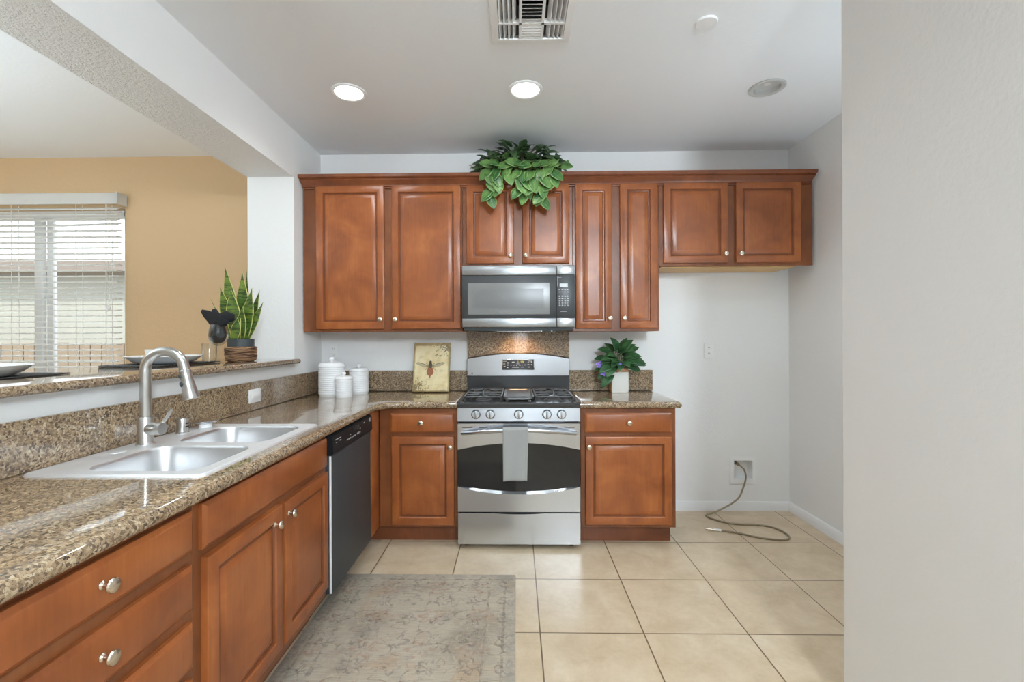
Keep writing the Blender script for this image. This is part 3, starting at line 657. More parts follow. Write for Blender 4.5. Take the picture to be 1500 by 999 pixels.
# oven door: steel frame with a lens-shaped window
def wtop(x): return 0.618 + 0.042 * (1 - (x / W2) ** 2)
def wbot(x): return 0.394 - 0.036 * (1 - (x / W2) ** 2)
dt = G(); dt.prism([(x, wtop(x)) for x in xs] + [(W2, 0.780), (-W2, 0.780)], 'Y', -0.004, 0.032)
dt.prism([(-W2, 0.234), (W2, 0.234)] + [(x, wbot(x) - 0.014 + 0.010 * (abs(x) / W2) ** 3) for x in reversed(xs)], 'Y', -0.004, 0.032)
dr_ = dt.build('oven_door', 'steel', RG)
G().prism([(x, wbot(x)) for x in xs] + [(x, wtop(x)) for x in reversed(xs)], 'Y', 0.004, 0.030).build('oven_window', 'black_glass', dr_)['label'] = 'black glass oven window'
G().loft([[(x, -0.012, wbot(x) - 0.014 + 0.010 * (abs(x) / W2) ** 3), (x, -0.012, wbot(x) - 0.010 + 0.008 * (abs(x) / W2) ** 3), (x, 0.006, wbot(x) + 0.001), (x, 0.006, wbot(x) - 0.016)] for x in xs]) if False else None
g = G(); g.loft([[(x, -0.010, wbot(x) - 0.015 + 0.013 * (abs(x) / W2) ** 3), (x, 0.004, wbot(x) + 0.0005), (x, 0.010, wbot(x) + 0.0005), (x, 0.010, wbot(x) - 0.017 + 0.013 * (abs(x) / W2) ** 3)] for x in xs]); g.build('window_trim', 'steel', dr_)
for a, b in ((-0.352, -0.285), (-0.248, -0.185), (0.187, 0.240), (0.280, 0.345)): G().box(a, b, -0.0048, 0.0, 0.753, 0.759, 0.0015, 1).build('vent_slot', 'dark_slot', dr_)
hp = []
for i in range(25):
    k = i / 24 * 2 - 1; x = 0.352 * k
    hp.append((x, -0.006 - 0.056 * (1 - abs(k) ** 4), 0.722 + 0.030 * (1 - k * k)))
HX = hp
G().tube(hp, 0.0135, 16).build('handle', 'steel', dr_)
# control panel, slightly tilted
cp = G().prism([(-0.010, 0.795), (-0.002, 0.877), (0.036, 0.877), (0.036, 0.795)], 'X', -W2, W2).build('control_panel', 'steel', RG)
for kx in (-0.264, -0.175, 0.0, 0.174, 0.264):
    k = G().lathe([(0.030, 0), (0.030, 0.003), (0.0265, 0.006), (0.0245, 0.020), (0.022, 0.023), (0, 0.0235)], (0, 0, 0), 28, (0, -1, 0.1)).box(-0.0055, 0.0055, -0.031, -0.006, -0.023, 0.027, 0.003).build('knob', 'steel', cp, (kx, -0.005, 0.837))
    k['label'] = 'round steel burner knob'
G().box(-0.03, 0.03, -0.0105, -0.006, 0.7965, 0.8005).build('latch', 'dark_slot', cp)
G().box(0.30, 0.36, 0.0, 0.01, 0.783, 0.792).build('data_plate', 'dark_slot', RG)
# cooktop
ct = G(); ct.prism([(-0.014, 0.878), (-0.016, 0.900), (-0.008, 0.910), (0.03, 0.912), (0.05, 0.905), (0.56, 0.905), (0.575, 0.916), (0.60, 0.916), (0.60, 0.878)], 'X', -W2 - 0.001, W2 + 0.001)
ct.prism([(-W2 - 0.001, 0.900), (-W2 + 0.02, 0.900), (-W2 + 0.022, 0.908), (-W2 + 0.012, 0.914), (-W2 - 0.001, 0.912)], 'Y', -0.006, 0.58)
ct.prism([(W2 + 0.001, 0.900), (W2 - 0.02, 0.900), (W2 - 0.022, 0.908), (W2 - 0.012, 0.914), (W2 + 0.001, 0.912)], 'Y', -0.006, 0.58)
ct = ct.build('cooktop', 'black_enamel', RG)
for bx in (-0.225, 0.225):
    for by in (0.16, 0.43):
        b = G().lathe([(0.055, 0), (0.052, 0.006), (0.042, 0.010), (0.040, 0.016), (0.032, 0.022), (0.030, 0.028), (0, 0.029)], (bx, by, 0.9045), 24).build('burner', 'iron', ct)
for sgn in (-1, 1):
    g = G(); x0, x1 = sgn * 0.108, sgn * 0.345
    xa, xb = min(x0, x1), max(x0, x1); zz = 0.938; rr = 0.0055
    ring = [(x, y, zz) for x, y in rrect(xa, xb, 0.055, 0.535, 0.03, 5)]
    g.tube(ring + [ring[0]], rr, 8, False)
    mx = (xa + xb) / 2
    g.tube([(mx - sgn * 0.012, 0.055, zz), (mx + sgn * 0.006, 0.16, zz + 0.006), (mx + sgn * 0.012, 0.295, zz + 0.004), (mx + sgn * 0.006, 0.43, zz + 0.006), (mx - sgn * 0.012, 0.535, zz)], 0.006, 8)
    g.tube([(xa, 0.295, zz), (xb, 0.295, zz)], rr, 8)
    for by in (0.16, 0.43):
        for a in (PI * 0.25, PI * 0.75, PI * 1.25, PI * 1.75, 0, PI):
            g.tube([(mx + 0.035 * math.cos(a), by + 0.035 * math.sin(a), zz + 0.004), (mx + 0.112 * math.cos(a), by + 0.112 * math.sin(a) * 1.0, zz)], 0.005, 8)
    for px_ in (xa, xb):
        for py_ in (0.085, 0.295, 0.505): g.tube([(px_, py_, 0.904), (px_, py_, zz)], 0.006, 8)
    g.build('grate', 'iron', ct)
g = G(); gx = 0.098
lp = []
for ins, z in ((0.012, 0.912), (0.0, 0.920), (0.0, 0.936), (0.004, 0.938), (0.012, 0.935), (0.016, 0.931)):
    lp.append([(x, y, z) for x, y in rrect(-gx + ins, gx - ins, 0.075 + ins, 0.52 - ins, 0.03, 5)])
g.loft(lp)
for fx in (-0.07, 0.07):
    for fy in (0.11, 0.48): g.box(fx - 0.01, fx + 0.01, fy - 0.01, fy + 0.01, 0.904, 0.914)
g.tube([(-0.065, 0.076, 0.926), (-0.065, 0.052, 0.924), (0.065, 0.052, 0.924), (0.065, 0.076, 0.926)], 0.006, 8)
g.build('griddle', mat('griddle_metal', (0.20, 0.20, 0.20), 0.35, 0.8), ct)
# backguard
bgx = 0.3765
G().box(-bgx, bgx, 0.575, 0.635, 0.90, 1.032).build('riser', 'black_enamel', RG)
arcx = [-bgx + 2 * bgx * i / 24 for i in range(25)]
def bgtop(x): return 1.163 + 0.039 * (1 - (x / bgx) ** 2)
g = G()
g.loft([[(x, 0.568 - 0.004 * (1 - (x / bgx) ** 2), 1.030), (x, 0.568 - 0.004 * (1 - (x / bgx) ** 2), bgtop(x) - 0.010), (x, 0.582, bgtop(x)), (x, 0.637, bgtop(x)), (x, 0.637, 1.030)] for x in arcx])
bgd = g.build('backguard', 'steel', RG)
dsp = G().box(-0.120, 0.121, 0.556, 0.566, 1.072, 1.152, 0.005).build('display_bezel', 'chrome', bgd)
dp = G().prism([(-0.114, 1.083), (-0.085, 1.078), (0.085, 1.078), (0.115, 1.083), (0.115, 1.147), (-0.114, 1.147)], 'Y', 0.553, 0.558).build('display', 'black_gloss', bgd)
g = G()
for x, z, w, h in ((-0.098, 1.137, 0.028, 0.003), (-0.102, 1.124, 0.014, 0.006), (-0.076, 1.126, 0.012, 0.008), (-0.103, 1.112, 0.018, 0.005), (-0.078, 1.110, 0.014, 0.007), (-0.100, 1.100, 0.014, 0.004), (-0.078, 1.092, 0.010, 0.008),
                   (-0.036, 1.130, 0.020, 0.007), (-0.052, 1.107, 0.006, 0.004), (-0.036, 1.106, 0.004, 0.008), (-0.024, 1.106, 0.004, 0.008), (-0.012, 1.106, 0.003, 0.007), (0.012, 1.108, 0.012, 0.004), (0.028, 1.108, 0.006, 0.005), (0.050, 1.110, 0.014, 0.005),
                   (-0.02, 1.092, 0.05, 0.003), (0.03, 1.094, 0.022, 0.004), (0.086, 1.138, 0.030, 0.003), (0.076, 1.127, 0.012, 0.006), (0.100, 1.130, 0.010, 0.010), (0.076, 1.112, 0.014, 0.005), (0.100, 1.112, 0.010, 0.006), (0.078, 1.094, 0.014, 0.006), (-0.002, 1.118, 0.02, 0.003)):
    g.box(x - w / 2, x + w / 2, 0.5522, 0.5531, z - h / 2, z + h / 2)
g.build('button_print', 'grey_mark', dp)
def seg7(g, ch, x, z, w, h, y, th=0.0016):
    segs = {'0': 'abcdef', '1': 'bc', '2': 'abged', '3': 'abgcd', '4': 'fgbc', '5': 'afgcd', '6': 'afgedc', '7': 'abc', '8': 'abcdefg', '9': 'abcfgd'}[ch]
    R = {'a': (0, w, h - th, h), 'd': (0, w, 0, th), 'g': (0, w, h / 2 - th / 2, h / 2 + th / 2), 'f': (0, th, h / 2, h), 'b': (w - th, w, h / 2, h), 'e': (0, th, 0, h / 2), 'c': (w - th, w, 0, h / 2)}
    for q in segs:
        a, b, c, d = R[q]; g.box(x + a, x + b, y - 0.0008, y, z + c, z + d)
g = G()
for k, ch in enumerate('1144'): seg7(g, ch, -0.008 + k * 0.0125 + (0.003 if k > 1 else 0), 1.124, 0.0085, 0.016, 0.553)
g.build('clock_digits', 'clock', dp)
G().lathe([(0.0055, 0), (0.0055, 0.0012), (0, 0.0014)], (-0.342, 0.5665, 1.047), 16, (0, -1, 0)).build('emblem', 'pot_dark', bgd)
g = G()
for k in range(5): g.box(-0.331 + k * 0.0045, -0.3285 + k * 0.0045, 0.5645, 0.568, 1.0455, 1.049)
g.build('lettering', 'grey_mark', bgd)

# tea towel on the oven handle
g = G(); tw = []
ux0, ux1 = -0.096, 0.056; NX = 16
def hy(x):
    k = x / 0.352; return -0.006 - 0.056 * (1 - abs(k) ** 4), 0.722 + 0.030 * (1 - k * k)
sec = []
rw = 0.0165
for i in range(10): sec.append(('b', i / 9))
for i in range(1, 8): sec.append(('o', i / 8))
for i in range(31): sec.append(('f', i / 30))
for kind, q in sec:
    row = []
    for j in range(NX + 1):
        s_ = j / NX; x = ux0 + (ux1 - ux0) * s_; yh, zh = hy(x)
        if kind == 'b': y = yh + rw; z = zh - 0.16 * (1 - q)
        elif kind == 'o': a = PI * q; y = yh + rw * math.cos(a); z = zh + rw * math.sin(a)
        else:
            y = yh - rw - 0.004 * math.sin(q * 2.0) - 0.003 * q * math.sin(s_ * 9 + q * 2); z = zh - 0.303 * q
            xm = (ux0 + ux1) / 2; x = xm + (x - xm) * (1.0 - 0.05 * q) - 0.003 * q
            if q > 0.78: y -= 0.0022 * (1 if int((q - 0.78) * 60) % 2 == 0 else 0)
            if s_ > 0.86: y += 0.004
        row.append((x, y, z))
    tw.append(row)
g.loft(tw, False, False, False)
tag(g.build('tea_towel', 'towel', None, (0.0135, 2.870, 0), 60, 0.005), 'grey cotton tea towel hanging over the oven door handle', 'towel')

# ------------------------------------------------------------------ microwave
MW = thing('microwave_oven', 'stainless and black over-the-range microwave between the wall cabinets', 'microwave', (0.0165, 3.130, 1.372))
mx0, mx1 = -0.381, 0.381; MH = 0.427; DV = 0.256
G().box(mx0 + 0.003, mx1 - 0.003, 0.035, 0.375, 0.008, MH - 0.002).build('housing', 'mw_black', MW)
dd = G().box(mx0, DV, 0.002, 0.034, 0.071, 0.361, 0.003).build('door', 'mw_black', MW)
G().box(mx0, DV, -0.002, 0.034, 0.3615, MH, 0.004).build('steel_band', 'steel_band', dd)
G().box(mx0, DV, -0.002, 0.034, 0.010, 0.0705, 0.004).build('steel_band', 'steel_band', dd)
g = G()
def lpw(i, y): return [(-0.342 + i, y, 0.096 + i), (0.210 - i, y, 0.096 + i), (0.210 - i, y, 0.309 - i), (-0.342 + i, y, 0.309 - i)]
g.loft([lpw(0, 0.004), lpw(0, 0.0008), lpw(0.004, 0.0)])
wn = g.build('window', 'mw_glass', dd); wn['label'] = 'grey mesh screen window'
g = G(); g.loft([lpw(0.040, 0.0), lpw(0.040, -0.0006), lpw(0.043, -0.0012)], True, True); g.build('inner_screen', mat('inner_screen_grey', (0.17, 0.17, 0.168), 0.3), wn)
cpn = G().box(DV + 0.0015, mx1, 0.002, 0.034, 0.071, 0.361, 0.003).build('control_panel', 'mw_black', MW)
G().box(DV + 0.0015, mx1, -0.002, 0.034, 0.3615, MH, 0.004).build('steel_band', 'steel_band', cpn)
G().box(DV + 0.0015, mx1, -0.002, 0.034, 0.010, 0.0705, 0.004).build('steel_band', 'steel_band', cpn)
G().box(0.278, 0.332, 0.0008, 0.003, 0.279, 0.303).build('display', 'grey_lcd', cpn)
g = G()
for r_ in range(9):
    z = 0.262 - r_ * 0.0152
    if r_ in (2, 8): continue
    for c_ in range(4):
        x = 0.272 + c_ * 0.0185
        w = 0.012 if (r_ + c_) % 3 else 0.008
        g.box(x, x + w, 0.0008, 0.003, z - 0.0022, z + 0.0022)
        if r_ > 2: g.box(x + 0.002, x + 0.006, 0.0008, 0.003, z + 0.0042, z + 0.0062)
g.box(0.283, 0.326, 0.0008, 0.003, 0.113, 0.1155).box(0.262, 0.264, 0.0008, 0.003, 0.284, 0.352).box(0.268, 0.290, 0.0008, 0.003, 0.343, 0.345)
g.build('keypad_print', 'grey_mark', cpn)
# underside: curved grille lip with lamp lenses
n = 20; xs2 = [mx0 + 0.012 + (mx1 - mx0 - 0.024) * i / n for i in range(n + 1)]
g = G(); g.loft([[(x, 0.02 , 0.010), (x, 0.006, 0.008), (x, 0.012, -0.008 - 0.010 * (1 - (x / 0.38) ** 2)), (x, 0.06, -0.014 - 0.008 * (1 - (x / 0.38) ** 2)), (x, 0.36, -0.004), (x, 0.36, 0.010)] for x in xs2]); g.build('bottom_grille', 'pot_dark', MW)
g = G(); g.tube([(x, 0.006, -0.010 - 0.010 * (1 - (x / 0.38) ** 2)) for x in xs2[6:15]], 0.003, 6); g.build('trim_strip', 'chrome', MW)
for lx in (0.155, 0.225): G().lathe([(0.010, 0), (0.010, 0.004), (0, 0.006)], (lx, 0.02, -0.020), 14, (0, -0.4, -1)).build('button', 'chrome', MW)
G().box(-0.06, 0.06, 0.20, 0.26, -0.0125, -0.006).build('lamp_lens', 'hood_lamp', MW)
ll = light('cooktop_lamp', 'SPOT', (0.02, 3.36, 1.352), (math.radians(22), 0, 0), 5.0, (1.0, 0.62, 0.34), spot_size=math.radians(135), spot_blend=0.9, shadow_soft_size=0.03)

# ------------------------------------------------------------------ dishwasher
DW = thing('dishwasher', 'dark stainless built-in dishwasher with black control panel, left of the corner', 'dishwasher', (XF, 2.147, 0), R90)
wd = 0.585
G().box(0.002, wd - 0.002, 0.025, 0.58, 0.10, 0.862).build('tub', 'black_enamel', DW)
G().box(0.0, wd, 0.085, 0.10, 0.0, 0.10).build('toe_panel', 'black_enamel', DW)
d_ = G().box(0.0, wd, -0.024, 0.024, 0.115, 0.762, 0.006, 3).build('door', 'dark_steel', DW)
G().box(-0.001, 0.0005, -0.0235, -0.014, 0.12, 0.76).build('edge_strip', 'plastic_white', d_)['label'] = 'pale edge of the door'
pn = G().prism([(0.022, 0.764), (-0.026, 0.764), (-0.034, 0.772), (-0.030, 0.850), (-0.018, 0.860), (0.022, 0.860)], 'X', 0.0, wd).build('control_panel', 'panel_black', DW)
g = G()
def pm(x0, x1, z0, z1, d=0.0012): g.box(x0, x1, -0.0335 - d + (z0 - 0.772) * 0.05, -0.030 + (z0 - 0.772) * 0.05, z0, z1)
pm(0.03, 0.10, 0.828, 0.832); pm(0.035, 0.05, 0.814, 0.818); pm(0.08, 0.10, 0.816, 0.820)
for k in range(6): pm(0.175 + k * 0.022, 0.187 + k * 0.022, 0.795, 0.802)
for k in range(3): pm(0.325 + k * 0.02, 0.337 + k * 0.02, 0.795, 0.804)
pm(0.22, 0.235, 0.813, 0.817); pm(0.37, 0.385, 0.816, 0.820); pm(0.44, 0.452, 0.834, 0.840); pm(0.53, 0.555, 0.826, 0.846)
g.build('button_print', 'grey_mark', pn)
g = G(); g.box(0.27, 0.36, -0.0345, -0.028, 0.822, 0.842, 0.003); g.build('grip_recess', 'dark_slot', pn)

# ------------------------------------------------------------------ canisters, picture, violet
def canister(label, x, y, r, hb, hl, hk):
    t = thing('canister', label, 'canister', (x, y, ZT), 0, 'white ribbed canisters')
    prof = [(r * 0.93, 0), (r * 0.96, 0.006)]
    nr = int(hb / 0.0145)
    for i in range(nr):
        z = 0.010 + (hb - 0.014) * i / nr; dz_ = (hb - 0.014) / nr
        prof += [(r * 0.965, z), (r, z + dz_ * 0.3), (r, z + dz_ * 0.7), (r * 0.965, z + dz_ * 0.97)]
    prof += [(r * 0.96, hb), (0, hb)]
    G().lathe(prof, (0, 0, 0), 40).build('jar', 'ceramic', t, sharp=45)
    ld = G().lathe([(r * 1.0, 0), (r * 1.02, 0.006), (r * 0.97, hl * 0.55), (r * 0.85, hl * 0.85), (r * 0.55, hl), (0, hl * 1.03)], (0, 0, hb + 0.0005), 40).build('lid', 'ceramic', t)
    G().lathe([(hk * 0.28, 0), (hk * 0.25, hk * 0.15), (hk * 0.42, hk * 0.32), (hk * 0.52, hk * 0.58), (hk * 0.40, hk * 0.86), (0, hk)], (0, 0, hb + hl), 20).build('knob', 'ceramic', ld)
canister('largest white ribbed ceramic canister, at the left of the three in the corner', -1.308, 3.262, 0.090, 0.200, 0.034, 0.040)
canister('middle-sized white ribbed ceramic canister, right rear of the three by the corner', -1.152, 3.372, 0.070, 0.160, 0.026, 0.033)
canister('smallest white ribbed ceramic canister, in front of the other two', -1.188, 3.172, 0.0595, 0.120, 0.024, 0.030)

BP = thing('bee_picture', 'aged yellow picture block with a bee, leaning on the backsplash', 'picture', (-0.632, 3.400, ZT + 0.001))
BP.rotation_euler = (math.radians(-14), 0, 0)
G().box(-0.135, 0.135, 0, 0.025, 0.0065, 0.377, 0.002).build('panel', 'paper', BP)
g = G(); c0 = (-0.008, 0.178)
def disc(g, cx, cz, rx, rz, y0=-0.0012, y1=0.001, n=20, a=0.0):
    g.prism([(cx + rx * math.cos(t_) * math.cos(a) - rz * math.sin(t_) * math.sin(a), cz + rx * math.cos(t_) * math.sin(a) + rz * math.sin(t_) * math.cos(a)) for t_ in [2 * PI * i / n for i in range(n)]], 'Y', y0, y1)
g.prism([(-0.010 + dx, 0.15 + dz_) for dx, dz_ in ((-0.026, 0.0), (-0.018, 0.03), (-0.010, 0.045), (0.012, 0.045), (0.020, 0.03), (0.028, 0.0), (0.020, -0.016), (0.006, -0.028), (0.002, -0.045), (-0.002, -0.045), (-0.006, -0.028), (-0.020, -0.016))], 'Y', -0.0012, 0.001)
g.build('bee_abdomen', 'bee_body', BP)
g = G(); disc(g, -0.009, 0.205, 0.014, 0.022); disc(g, -0.009, 0.228, 0.010, 0.010)
g.box(-0.032, 0.014, -0.0015, 0.001, 0.143, 0.1455)
for sg in (-1, 1):
    for k, (ex, ez) in enumerate(((0.040, 0.165), (0.042, 0.190), (0.034, 0.222))): g.tube([(-0.009 + sg * 0.012, -0.0008, 0.20), (-0.009 + sg * ex, -0.0008, ez)], 0.0012, 6)
g.build('bee_thorax', 'bee_dark', BP)
g = G()
for sg in (-1, 1): disc(g, -0.009 + sg * 0.062, 0.206, 0.050, 0.011, -0.0010, 0.001, 20, sg * 0.32)
g.build('bee_wings', 'bee_wing', BP)
g = G()
for sg in (-1, 1): g.tube([(-0.009 + sg * 0.015, -0.001, 0.197), (-0.009 + sg * 0.05, -0.001, 0.214), (-0.009 + sg * 0.095, -0.001, 0.226)], 0.0018, 6)
g.build('wing_veins', 'bee_dark', BP)

VP = thing('potted_violet', 'dark-leaved plant with lilac flowers in a square white and wood pot', 'plant', (0.752, 3.425, ZT))
G().box(-0.058, 0.062, -0.052, 0.052, 0.0, 0.150, 0.004).build('pot', 'pot_white', VP)
G().box(-0.0565, 0.0605, -0.0505, 0.0505, 0.150, 0.182, 0.003).box(-0.062, -0.0575, -0.049, 0.049, 0.002, 0.152, 0.001).build('pot_rim', 'pot_wood', VP)['label'] = 'tan wood rim and side of the pot'
G().box(-0.05, 0.054, -0.044, 0.044, 0.176, 0.184).build('soil', 'soil', VP)
g = G(); st = G(); rs = random.Random(5)
spec = [(-0.03, 0.262, -0.05, 0.085), (0.02, 0.30, -0.03, 0.09), (0.05, 0.27, -0.05, 0.085), (-0.09, 0.30, -0.03, 0.08), (-0.13, 0.255, -0.02, 0.075), (0.10, 0.255, -0.03, 0.08), (-0.06, 0.20, -0.07, 0.095), (-0.09, 0.14, -0.07, 0.10), (0.07, 0.21, -0.06, 0.08), (0.115, 0.20, -0.02, 0.07), (0.0, 0.23, -0.075, 0.085), (-0.04, 0.31, 0.0, 0.075), (0.07, 0.31, 0.0, 0.075), (-0.14, 0.20, -0.02, 0.07), (0.03, 0.33, -0.01, 0.075), (-0.115, 0.17, -0.045, 0.085), (0.0, 0.29, -0.06, 0.08), (-0.07, 0.25, -0.06, 0.08), (0.115, 0.31, -0.01, 0.06), (-0.10, 0.15, -0.055, 0.07)]
for _i in range(16):
    a_ = rs.uniform(0, 2 * PI); q_ = rs.uniform(0.2, 1.0)
    spec.append((0.125 * q_ * math.cos(a_) - 0.01, 0.255 + 0.07 * q_ * math.sin(a_), -0.05 + 0.02 * math.sin(a_ * 3) - 0.03 * (1 - q_), rs.uniform(0.085, 0.105)))
for x, z, y, L in spec:
    b = Vector((x * 0.75, y * 0.7, z - 0.01)); d = Vector((x * 1.1 + rs.uniform(-0.02, 0.02), y - 0.02, (z - 0.23) * 1.0)); 
    g.leaf(b, d if d.length > 0.02 else (0, -1, 0.2), Vector((d.x * 0.2, -0.75, 0.65)), L * 1.08, L * 0.44, 'heart', 0.22, 0.3 + rs.uniform(0, 0.35))
    st.tube([(x * 0.08, 0, 0.182), (x * 0.4, y * 0.3, z * 0.6 + 0.09), tuple(b)], 0.0018, 6)
g.build('foliage', 'violet_leaf', VP, solid=0.0008); st.build('stems', 'stem', VP)
for fx, fy, fz in ((-0.150, -0.055, 0.205), (-0.125, -0.075, 0.150), (-0.012, -0.095, 0.205)):
    g = G()
    for k in range(5):
        a = 2 * PI * k / 5
        g.leaf((fx, fy, fz), (math.cos(a), -0.25, math.sin(a) - 0.2), (0, -1, 0.2), 0.030 if fx < -0.05 else 0.020, 0.012, 'oval', 0.1, 0.15, 5, 3)
    g.build('flower', 'petal', VP, solid=0.0006)

# ------------------------------------------------------------------ trailing plant above the cabinets
IV = thing('trailing_pothos', 'bushy trailing green plant in a basket on top of the wall cabinets', 'plant', (0.02, 3.36, 2.4005))
G().lathe([(0.085, 0), (0.09, 0.004), (0.105, 0.10), (0.108, 0.105), (0.100, 0.105), (0.098, 0.085), (0, 0.085)], (0, 0, 0), 32).build('basket', 'wicker', IV)
rs = random.Random(11); gl = G(); gd = G(); st = G()
for i in range(210):
    a = rs.uniform(0, 2 * PI); el = rs.uniform(0.0, 1.0); rr = rs.uniform(0.45, 1.0)
    x = 0.30 * rr * math.cos(a) * math.cos(el * 0.9); y = -0.06 + 0.15 * rr * math.sin(a); z = 0.075 + 0.175 * rr * math.sin(el * 1.35)
    if y > 0.10: y = 0.10
    if z < 0.06 + 0.02: z += 0.03
    d = Vector((x * 1.6 + rs.uniform(-0.15, 0.15), y - 0.05 + rs.uniform(-0.22, 0.05), rs.uniform(-0.25, 0.15)))
    L = rs.uniform(0.062, 0.095)
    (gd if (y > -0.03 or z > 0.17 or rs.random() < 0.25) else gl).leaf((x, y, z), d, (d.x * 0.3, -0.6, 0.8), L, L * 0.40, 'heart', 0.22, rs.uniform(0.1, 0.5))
    if i % 3 == 0: st.tube([(x * 0.15, y * 0.2, 0.09), (x * 0.6, y * 0.7, z * 0.75 + 0.045), (x, y, z)], 0.002, 5)
for i in range(130):
    x = rs.uniform(-0.27, 0.27); z = rs.uniform(0.11, 0.255) * (1 - (abs(x) / 0.36) ** 2.2); y = rs.uniform(-0.14, 0.06)
    L = rs.uniform(0.07, 0.10)
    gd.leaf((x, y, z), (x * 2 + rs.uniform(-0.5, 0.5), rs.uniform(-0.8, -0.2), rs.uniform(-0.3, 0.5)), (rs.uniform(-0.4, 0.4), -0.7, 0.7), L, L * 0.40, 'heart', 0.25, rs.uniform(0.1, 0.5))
# vines over the crown and down the doors
vines = [(-0.20, [(-0.10, -0.12, 0.10), (-0.18, -0.24, 0.075), (-0.205, -0.255, 0.0), (-0.195, -0.250, -0.10), (-0.19, -0.25, -0.15)]),
         (-0.13, [(-0.07, -0.12, 0.10), (-0.13, -0.24, 0.08), (-0.155, -0.255, 0.0), (-0.14, -0.25, -0.07)]),
         (0.00, [(0.0, -0.12, 0.11), (0.0, -0.24, 0.08), (0.0, -0.26, -0.02), (0.01, -0.25, -0.09)]),
         (0.04, [(0.02, -0.12, 0.11), (0.03, -0.24, 0.08), (0.04, -0.26, -0.04), (0.045, -0.25, -0.12)]),
         (0.09, [(0.05, -0.12, 0.11), (0.08, -0.24, 0.08), (0.09, -0.26, -0.03), (0.09, -0.25, -0.07)]),
         (0.15, [(0.08, -0.12, 0.10), (0.14, -0.24, 0.085), (0.155, -0.26, -0.02), (0.16, -0.25, -0.13), (0.155, -0.25, -0.16)]),
         (0.22, [(0.12, -0.10, 0.11), (0.20, -0.23, 0.09), (0.225, -0.255, 0.02), (0.23, -0.25, -0.05)]),
         (0.28, [(0.15, -0.08, 0.12), (0.25, -0.2, 0.12), (0.29, -0.22, 0.07)]),
         (-0.07, [(-0.03, -0.12, 0.11), (-0.06, -0.24, 0.08), (-0.075, -0.26, 0.0)])]
for vx, pts in vines:
    st.tube(pts, 0.0018, 5)
    for i in range(1, len(pts)):
        for k in range(2):
            p = Vector(pts[i - 1]).lerp(Vector(pts[i]), 0.5 + 0.5 * k); sg = 1 if (i + k) % 2 else -1
            L = rs.uniform(0.08, 0.105)
            d = Vector((sg * rs.uniform(0.1, 0.7), rs.uniform(-0.35, -0.1), rs.uniform(-1.0, -0.5) if p.z < 0.06 else rs.uniform(-0.4, 0.1)))
            p.y = min(p.y, -0.247) if p.z < 0.05 else p.y
            gl.leaf(p + Vector((0, -0.004, 0)), d, (sg * 0.2, -1, 0.35), L, L * 0.42, 'heart', 0.18, rs.uniform(0.0, 0.12))
st.tube([(-0.18, -0.05, 0.10), (-0.26, -0.12, 0.07), (-0.285, -0.14, 0.075), (-0.33, -0.15, 0.105), (-0.345, -0.15, 0.11)], 0.002, 5)
gl.leaf((-0.285, -0.14, 0.07), (-0.1, -0.2, 0.9), (0, -1, 0.2), 0.035, 0.009, 'oval'); gl.leaf((0.33, -0.16, 0.07), (0.15, -0.1, 0.9), (0, -1, 0.1), 0.07, 0.016, 'oval'); gl.leaf((-0.22, -0.2, 0.055), (-0.5, -0.3, 0.02), (0, -0.5, 1), 0.05, 0.016, 'heart')
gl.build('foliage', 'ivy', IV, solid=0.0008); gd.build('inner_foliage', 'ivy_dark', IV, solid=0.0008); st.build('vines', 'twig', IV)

# ------------------------------------------------------------------ things on the bar
SP = thing('snake_plant', 'snake plant in a dark pot with woven twig cover on the bar', 'plant', (-1.665, 2.775, BZ))
G().lathe([(0.070, 0), (0.078, 0.012), (0.081, 0.045), (0.083, 0.085), (0.0735, 0.087), (0.0735, 0.02), (0, 0.02)], (0, 0, 0), 40).build('woven_cover', 'wicker', SP)
g = G()
for k in range(9):
    z = 0.008 + k * 0.0092
    g.tube([((0.0785 + 0.005 * min(1, k / 3) + 0.0015 * math.sin(a * 7 + k * 2)) * math.cos(a), (0.0785 + 0.005 * min(1, k / 3) + 0.0015 * math.sin(a * 7 + k * 2)) * math.sin(a), z + 0.0022 * math.sin(a * 5 + k)) for a in [2 * PI * i / 40 for i in range(41)]], 0.0048, 6, False)
g.build('twigs', 'wicker', SP)
G().lathe([(0.06, 0.022), (0.0725, 0.03), (0.0725, 0.133), (0.067, 0.134), (0.066, 0.122), (0, 0.122)], (0, 0, 0), 40).build('pot', 'pot_dark', SP)
g = G()
for bx, by, tx, ty, tz, w, yb in ((-0.030, 0.015, -0.103, 0.01, 0.576, 0.024, 0), (0.0, 0.03, -0.008, 0.03, 0.546, 0.025, 0), (0.012, 0.035, 0.012, 0.045, 0.556, 0.012, 0), (0.018, -0.005, 0.075, -0.01, 0.440, 0.024, 0), (0.030, 0.010, 0.105, 0.02, 0.432, 0.016, 0), (0.035, -0.008, 0.138, 0.0, 0.358, 0.015, 0), (-0.042, -0.005, -0.113, -0.02, 0.446, 0.023, 0), (-0.012, -0.020, -0.050, -0.02, 0.440, 0.026, 0), (-0.02, -0.035, 0.0, -0.03, 0.26, 0.018, 0), (0.004, -0.015, 0.030, -0.03, 0.33, 0.020, 0)):
    d = Vector((tx - bx, ty - by, tz - 0.118)); L = d.length
    g.leaf((bx, by, 0.118), d, (0.15 * (1 if tx > 0 else -1), -1, 0.15), L, w * 1.65, 'strap', 0.14, 0.0, 12, 7, 0.35 * (1 if bx > 0 else -1))
g.leaf((-0.05, 0.0, 0.118), (-0.13, 0.0, 0.24), (0, -1, 0), 0.30, 0.006, 'strap', 0.1, 0.03, 8, 3)
g.build('leaves', 'snake', SP, solid=0.0012)

